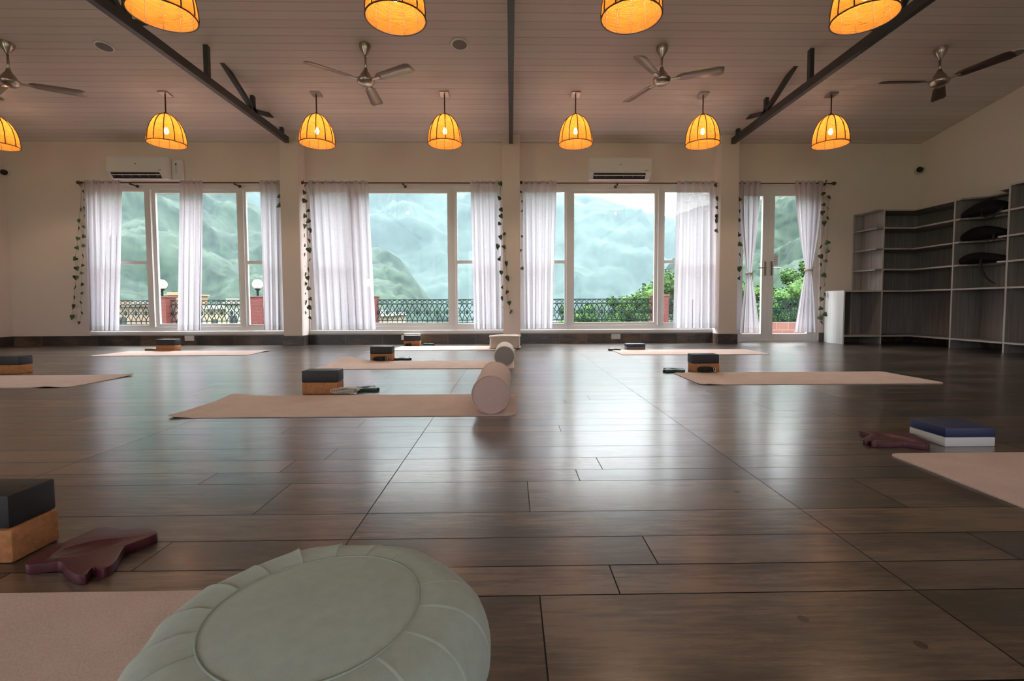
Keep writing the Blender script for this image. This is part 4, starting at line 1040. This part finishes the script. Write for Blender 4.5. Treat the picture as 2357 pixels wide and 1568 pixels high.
def rect_cushion():
    x = on_y(1162, 790, 6.2).x; t = thing('cushion', 'cream rectangular cushion before the centre column', 'cushion', (x, 6.28, .005))
    w, d, h = .39, .24, .165; bm = NB(); box(bm, -w/2, w/2, -d/2, d/2, .004, h, bev=.03, seg=3)
    bmesh.ops.subdivide_edges(bm, edges=[e for e in bm.edges if e.calc_length() > .08], cuts=12, use_grid_fill=True)
    for v in bm.verts:
        q = noise.noise(v.co*14)*.006; v.co += Vector((q, q, q*1.3 if v.co.z > .05 else 0))
        v.co.z += .012*(1-(2*v.co.x/w)**2)*(1-(2*v.co.y/d)**2)*(1 if v.co.z > h*.8 else 0)
    obj('cover', bm, M['cream_fabric'], t, smooth=True)
    for z in (.014, h-.006):
        bm = NB(); e = .004
        pts = smooth_loop([Vector((sx*(w/2+e), sy*(d/2+e), z+.004*math.sin(9*sx+5*sy))) for sx, sy in ((-1, -1), (0, -1), (1, -1), (1, 0), (1, 1), (0, 1), (-1, 1), (-1, 0))], 3)
        tube(bm, pts, .007, 6, closed=True); obj('piping', bm, M['cream_fabric'], t, smooth=True)
rect_cushion()

def zafu(x, y, rad=.231, h=.152, rt=.137):
    t = thing('meditation_cushion', 'large round mint green cushion with pleated sides in the foreground', 'cushion', (x, y, .0064))
    npl = 18
    rr = random.Random(4); jit = [rr.uniform(-.12, .12) for _ in range(npl)]; dep = [rr.uniform(.5, 1.2)*(1 if 5 <= k <= 12 else .45) for k in range(npl)]
    def pleat(a):
        s = a/(2*math.pi)*npl; k = int(s) % npl; f = s-int(s); f = min(1, max(0, f+jit[k]*f*(1-f)*2)); return (1-f)**6*dep[k] if f > .0 else dep[k]
    prof = []
    for i in range(41):
        u = i/40; a = math.pi*(.5-u)                       # from the top seam round to the bottom seam
        r = rt+(rad-rt)*max(0, math.cos(a))**.62 if abs(math.cos(a)) > 1e-6 else rt
        z = h/2+h/2*math.sin(a)*(1-.0*u)
        prof.append((r, z))
    def mod(r, z, a):
        k = (r-rt)/(rad-rt); pl = pleat(a)
        off = (.0048*pl)*min(1, k*5)*(1-.35*k) + .0035*math.sin(3*a+1)*k + .003*math.sin(7*a)*k
        return r+off*k, z+(off*(1-k*.6) if z > h/2 else 0) + .003*math.sin(2*a+.6)*(1-k)*(1 if z > h/2 else 0)
    bm = NB(); lathe(bm, prof, 720, mod=mod); obj('pleated_side', bm, M['mint_fabric'], t, smooth=True)
    def topz(r, a): return h+.010*(1-(r/rt)**2)+.003*math.sin(2*a+.6)*(r/rt)
    bm = NB(); lathe(bm, [(rt*k/20+.0003, 0) for k in range(21)], 96, mod=lambda r, z, a: (r, topz(r, a)+.0015*noise.noise(Vector((9*r*math.cos(a), 9*r*math.sin(a), 2)))*(1-r/rt))); obj('top_panel', bm, M['mint_fabric'], t, smooth=True)
    bm = NB(); tube(bm, [(rt*math.cos(a), rt*math.sin(a), topz(rt, a)+.0006) for a in [2*math.pi*k/120 for k in range(120)]], .0013, 6, closed=True); obj('seam_piping', bm, M['mint_piping'], t, smooth=True)
    bm = NB(); lathe(bm, [(.0005, .0), (rt, .0)], 64); obj('base_panel', bm, M['mint_fabric'], t)
zafu(-.266, .636)

# ------------------------------------------------------------------ outside: terrace
YT = 10.5
def terrace():
    bm = NB(); box(bm, XL-6, XR+6, YW+T, YT+.25, -.3, -.10); struct(obj('terrace', bm, M['terracotta']), 'tiled terrace outside the windows', 'terrace')
    bm = NB(); box(bm, XL-6, XR+6, YR-6, YR-.2, -.3, -.10); struct(obj('rear_terrace', bm, M['terracotta']), 'tiled terrace behind the hall', 'terrace')
    zt = on_y(1200, 745, YT).z; zr = on_y(1200, 688, YT).z
    bm = NB(); box(bm, XL-6, XR+6, YT, YT+.2, -.10, zt); struct(obj('parapet', bm, M['terracotta']), 'low tiled parapet under the iron railing', 'parapet')
    px = [on_y(u, 715, YT).x for u in (369, 591, 848, 1184, 1520)]
    px = [px[0]-(px[1]-px[0])-2.2]+px+[px[-1]+5.6]
    lab = ['red tiled pillar hidden left of the left window', 'red tiled pillar with a globe lamp seen through the left window, behind its left mullion', 'red tiled pillar with a globe lamp at the right end of the left window', 'red tiled pillar mostly behind the widest curtain', 'red tiled pillar behind the centre column', 'red tiled pillar behind the right mullion of the right window', 'red tiled pillar hidden right of the glazed door']
    ptop = on_y(1200, 682, YT).z
    for i, x in enumerate(px):
        t = thing('terrace_pillar', lab[i], 'pillar', (x, YT+.1, zt-.01), group='red terrace pillars')
        bm = NB(); box(bm, -.165, .165, -.165, .165, 0, ptop-zt); obj('shaft', bm, M['red_tile'], t)
        bm = NB(); box(bm, -.18, .18, -.18, .18, ptop-zt, ptop-zt+.03, bev=.005); obj('cap', bm, M['red_tile'], t)
        l = thing('globe_lamp', 'white globe lamp on the %s' % lab[i].replace('red tiled ', '').replace('with a globe lamp ', ''), 'lamp', (x-.02, YT+.1, ptop+.02), group='white globe lamps')
        bm = NB(); cyl(bm, (0, 0, 0), (0, 0, .16), .025, seg=10); cyl(bm, (0, 0, .13), (0, 0, .165), .05, .055, seg=16); obj('lamp_post', bm, M['rail'], l)
        bm = NB(); bmesh.ops.create_uvsphere(bm, u_segments=24, v_segments=16, radius=.105); bmesh.ops.translate(bm, vec=(0, 0, .26), verts=bm.verts); obj('globe', bm, M['globe'], l, smooth=True)
    side = ['at the left end of the left window', 'seen in the left window between the two globe lamps', 'between the left window and the widest curtain', 'seen in the middle window', 'seen in the right window', 'seen through the glazed door']
    for i in range(len(px)-1):
        a, b = px[i]+.165, px[i+1]-.165; n = max(3, round((b-a)/.215)); w = (b-a)/n; hh = zr-zt
        
        t = thing('iron_railing', 'ornate dark iron railing panel %s' % side[i], 'railing', (a, YT+.1, zt), group='ornate iron railing panels')
        bm = NB()
        for z in (.012, hh*.14, hh*.80, hh-.012): box(bm, 0, b-a, -.014, .014, z-.008, z+.010)
        obj('rails', bm, M['rail'], t)
        bm = NB(); z0, z1 = hh*.14, hh*.80
        for k in range(n):
            x0 = k*w
            for s in (1, -1):                       # crossing bows make pointed ovals
                tube(bm, [(x0+w/2+s*w*.5*math.cos(math.pi*q/10), 0, z0+(z1-z0)*q/10) for q in range(11)], .0095, 4)
                tube(bm, [(x0+w/2+s*w*.25*math.sin(math.pi*q/10), 0, z0+(z1-z0)*q/10) for q in range(11)], .009, 4)
            for q in range(2):
                cx0 = x0+w*(.25+.5*q); tube(bm, [(cx0+w*.2*math.cos(v), 0, hh*.885+hh*.065*math.sin(v)) for v in [2*math.pi*j/10 for j in range(10)]], .008, 4, closed=True)
                box(bm, x0+w*(.0+.5*q)-.006, x0+w*(.0+.5*q)+.006, -.006, .006, .012, z0)
        obj('lattice', bm, M['rail'], t)
        bm = NB()
        for k in range(n+1):
            x0 = min(max(k*w, .02), b-a-.02); zm = (z0+z1)/2
            for (dx, dz, r_) in ((0, 0, .026), (.022, .022, .014), (-.022, .022, .014), (.022, -.022, .014), (-.022, -.022, .014), (0, .05, .013), (0, -.05, .013)):
                r = bmesh.ops.create_uvsphere(bm, u_segments=8, v_segments=6, radius=r_*1.25); bmesh.ops.scale(bm, vec=(1, .5, 1), verts=r['verts']); bmesh.ops.translate(bm, vec=(x0+dx, 0, zm+dz), verts=r['verts'])
        obj('rosettes', bm, M['rail'], t)
terrace()

# ------------------------------------------------------------------ outside: hills, trees, village
def interp(pts, u):
    if u <= pts[0][0]: return pts[0][1]
    for (a, b), (c, d) in zip(pts, pts[1:]):
        if u <= c: return b+(d-b)*(u-a)/(c-a)
    return pts[-1][1]
def hill(name, label, ridge, D0, D1, z0, m, amp, fs, u0, u1, NU, NV, slope=1.0):
    bm = NB(); g = []
    for j in range(NV+1):
        row = []
        for i in range(NU+1):
            u = u0+(u1-u0)*i/NU
            if j <= NV*.8:
                k = j/(NV*.8); y = D0+(D1-D0)*k; top = on_y(u, interp(ridge, u), D1); z = z0+(top.z-z0)*k**slope
            else:
                k = (j-NV*.8)/(NV*.2); y = D1+(D1-D0)*.6*k; top = on_y(u, interp(ridge, u), D1); z = top.z+(z0-top.z)*k
            x = top.x/D1*y if j <= NV*.8 else top.x+(top.x/D1)*(y-D1)*.2
            fade = min(1, k*3+.15) if j <= NV*.8 else 1
            v = Vector((x, y, z))
            dz = amp*(noise.fractal(v*fs, .9, 2.1, 6)+.5*noise.noise(v*fs*.3)*2)
            crest = max(0, 1-abs(j/(NV*.8)-1)*6)*.75
            row.append(bm.verts.new((x, y-dz*.4, z+dz*fade*(1-crest))))
        g.append(row)
    for j in range(NV):
        for i in range(NU): bm.faces.new((g[j][i], g[j][i+1], g[j+1][i+1], g[j+1][i]))
    o = obj(name, bm, m, smooth=True); tag(o, label, 'hill'); o['kind'] = 'structure'
hill('far_mountain', 'hazy far mountain whose ridge shows in the right window', [(-600, 150), (300, 200), (700, 300), (1100, 385), (1300, 440), (1378, 457), (1403, 463), (1419, 469), (1451, 477), (1467, 487), (1473, 485), (1486, 499), (1499, 502), (1515, 501), (1531, 508), (1550, 503), (1600, 485), (1700, 460), (1800, 430), (3000, 300)],
     330, 560, -30, M['forest_far'], 20, .018, -700, 3000, 300, 80, 1.15)
hill('left_hillside', 'near wooded hillside descending from the left', [(-900, 60), (100, 230), (300, 320), (500, 430), (620, 490), (720, 540), (870, 572), (930, 610), (992, 685), (1040, 730), (1120, 800), (1700, 860)],
     90, 260, -14, M['forest_near'], 9, .035, -800, 1300, 240, 80, .9)
hill('right_hillside', 'near wooded hillside rising behind the glazed door', [(900, 860), (1300, 780), (1400, 700), (1440, 690), (1500, 668), (1540, 612), (1580, 585), (1650, 520), (1720, 475), (1800, 430), (1900, 380), (2600, 200)],
     45, 130, -12, M['forest_near'], 6, .06, 1100, 2800, 200, 80, .8)
bm = NB(); box(bm, -900, 900, YT+.3, 1200, -14, -12); struct(obj('valley_ground', bm, M['soil']), 'valley ground below the terrace', 'ground')
bm = NB(); box(bm, -900, 900, -600, YT+.3, -14, -12); struct(obj('lower_ground', bm, M['soil']), 'ground below the building', 'ground')  # unseen, put in to stop sky light coming up from below

def leafy_tree(x, y, zc, r, label, seed):
    rr = random.Random(seed); t = thing('tree', label, 'tree', (x, y, -12), group='trees beyond the terrace')
    bm = NB(); cyl(bm, (0, 0, 0), (0, 0, zc+12), .22, .10, seg=10); obj('trunk', bm, M['bark'], t)
    bm = NB()
    for k in range(26):
        c = Vector((rr.gauss(0, .45), rr.gauss(0, .45), rr.gauss(0, .38)))*r; sz = r*rr.uniform(.22, .42); o_ = c+Vector((0, 0, zc+12))
        q = bmesh.ops.create_icosphere(bm, subdivisions=2, radius=sz*.8); bmesh.ops.translate(bm, vec=o_, verts=q['verts'])
        for i in range(260):
            d = Vector((rr.gauss(0, 1), rr.gauss(0, 1), rr.gauss(0, 1))).normalized(); p = o_+d*sz*rr.uniform(.75, 1.15)
            a_ = Vector((rr.gauss(0, 1), rr.gauss(0, 1), rr.gauss(0, .6))).normalized()*r*.045; b_ = a_.cross(d+Vector((0, 0, .4))).normalized()*r*.035
            bm.faces.new([bm.verts.new(p+w_) for w_ in (-a_, b_, a_, -b_)])
    obj('crown', bm, M['tree_leaf'], t, smooth=False)
for i, (u, v, y, r, lab) in enumerate(((1440, 728, 30, 1.3, 'bright green tree behind the railing in the middle of the right window'), (1492, 715, 26, 1.1, 'bright green tree left of the pillar in the right window'),
        (1560, 700, 28, 1.9, 'green tree behind the right curtain of the right window'), (1340, 738, 38, 1.5, 'low green tree behind the railing at the left of the right window'), (1705, 725, 24, 1.2, 'green tree seen left of the door curtain'),
        (1815, 700, 30, 1.6, 'green tree seen through the right door pane'), (1760, 690, 36, 1.8, 'green tree behind the door stiles'), (1855, 650, 44, 2.0, 'green tree behind the knotted right curtain'),
        (395, 700, 54, 1.3, 'small green tree right of the first globe lamp'), (300, 735, 60, 2.0, 'green tree seen in the left pane of the left window'))):
    p = on_y(u, v, y); leafy_tree(p.x, y, p.z, r, lab, i)

def house(u0, u1, v0, y, col, roofc, label, seed):
    a, b = on_y(u0, v0, y), on_y(u1, v0, y); w = b.x-a.x; zt = a.z; t = thing('village_house', label, 'house', ((a.x+b.x)/2, y+2, -12), group='village houses below the terrace')
    mw = mat('house_wall_%d' % seed, col, .8); mr = mat('house_roof_%d' % seed, roofc, .8); h = zt+12
    bm = NB(); box(bm, -w/2, w/2, -2, 2, 0, h); obj('walls', bm, mw, t)
    bm = NB(); box(bm, -w/2-.15, w/2+.15, -2.15, 2.15, h, h+.12); box(bm, -w/2, w/2, -2, -1.9, h+.12, h+.30); obj('roof', bm, mr, t)
    nwin = max(1, int(w/.9))
    for fl in range(3):
        for k in range(nwin):
            bm = NB(); x = -w/2+w*(k+.5)/nwin; z = h-.9-fl*1.3; box(bm, x-.2, x+.2, -2.02, -1.98, z-.28, z+.28); obj('window', bm, M['dark'], t)
house(262, 300, 706, 28, (0.149, 0.101, 0.072), (0.132, 0.084, 0.060), 'tan village house in the left pane of the left window', 1)
house(306, 332, 700, 34, (0.173, 0.159, 0.149), (0.120, 0.108, 0.101), 'pale village house left of the first mullion', 2)
house(384, 412, 680, 43, (0.180, 0.115, 0.063), (0.180, 0.120, 0.076), 'orange village house right of the first red pillar', 3)
house(474, 512, 712, 30, (0.192, 0.159, 0.101), (0.168, 0.159, 0.144), 'yellow village house in the clear pane of the left window', 4)
house(520, 552, 700, 26, (0.188, 0.183, 0.173), (0.144, 0.132, 0.120), 'white village house left of the second mullion', 5)
house(868, 892, 728, 24, (0.192, 0.149, 0.120), (0.204, 0.192, 0.188), 'small white and orange house at the left of the middle window', 6)
house(414, 452, 708, 36.5, (0.173, 0.144, 0.115), (0.144, 0.120, 0.101), 'beige village house behind the narrow curtain', 7)

# ------------------------------------------------------------------ valley haze
def haze():
    m = bpy.data.materials.new('valley_haze'); m.use_nodes = True; N = m.node_tree.nodes; L = m.node_tree.links; N.remove(N['Principled BSDF'])
    v = N.new('ShaderNodeVolumeScatter'); v.inputs['Color'].default_value = (.62, .86, .96, 1); v.inputs['Density'].default_value = .00028; v.inputs['Anisotropy'].default_value = 0
    L.new(v.outputs[0], N['Material Output'].inputs['Volume'])
    bm = NB(); box(bm, -850, 850, 66, 900, -11.9, 330); o = obj('valley_haze', bm, m); tag(o, 'pale blue haze filling the valley', 'haze'); o['kind'] = 'stuff'
haze()
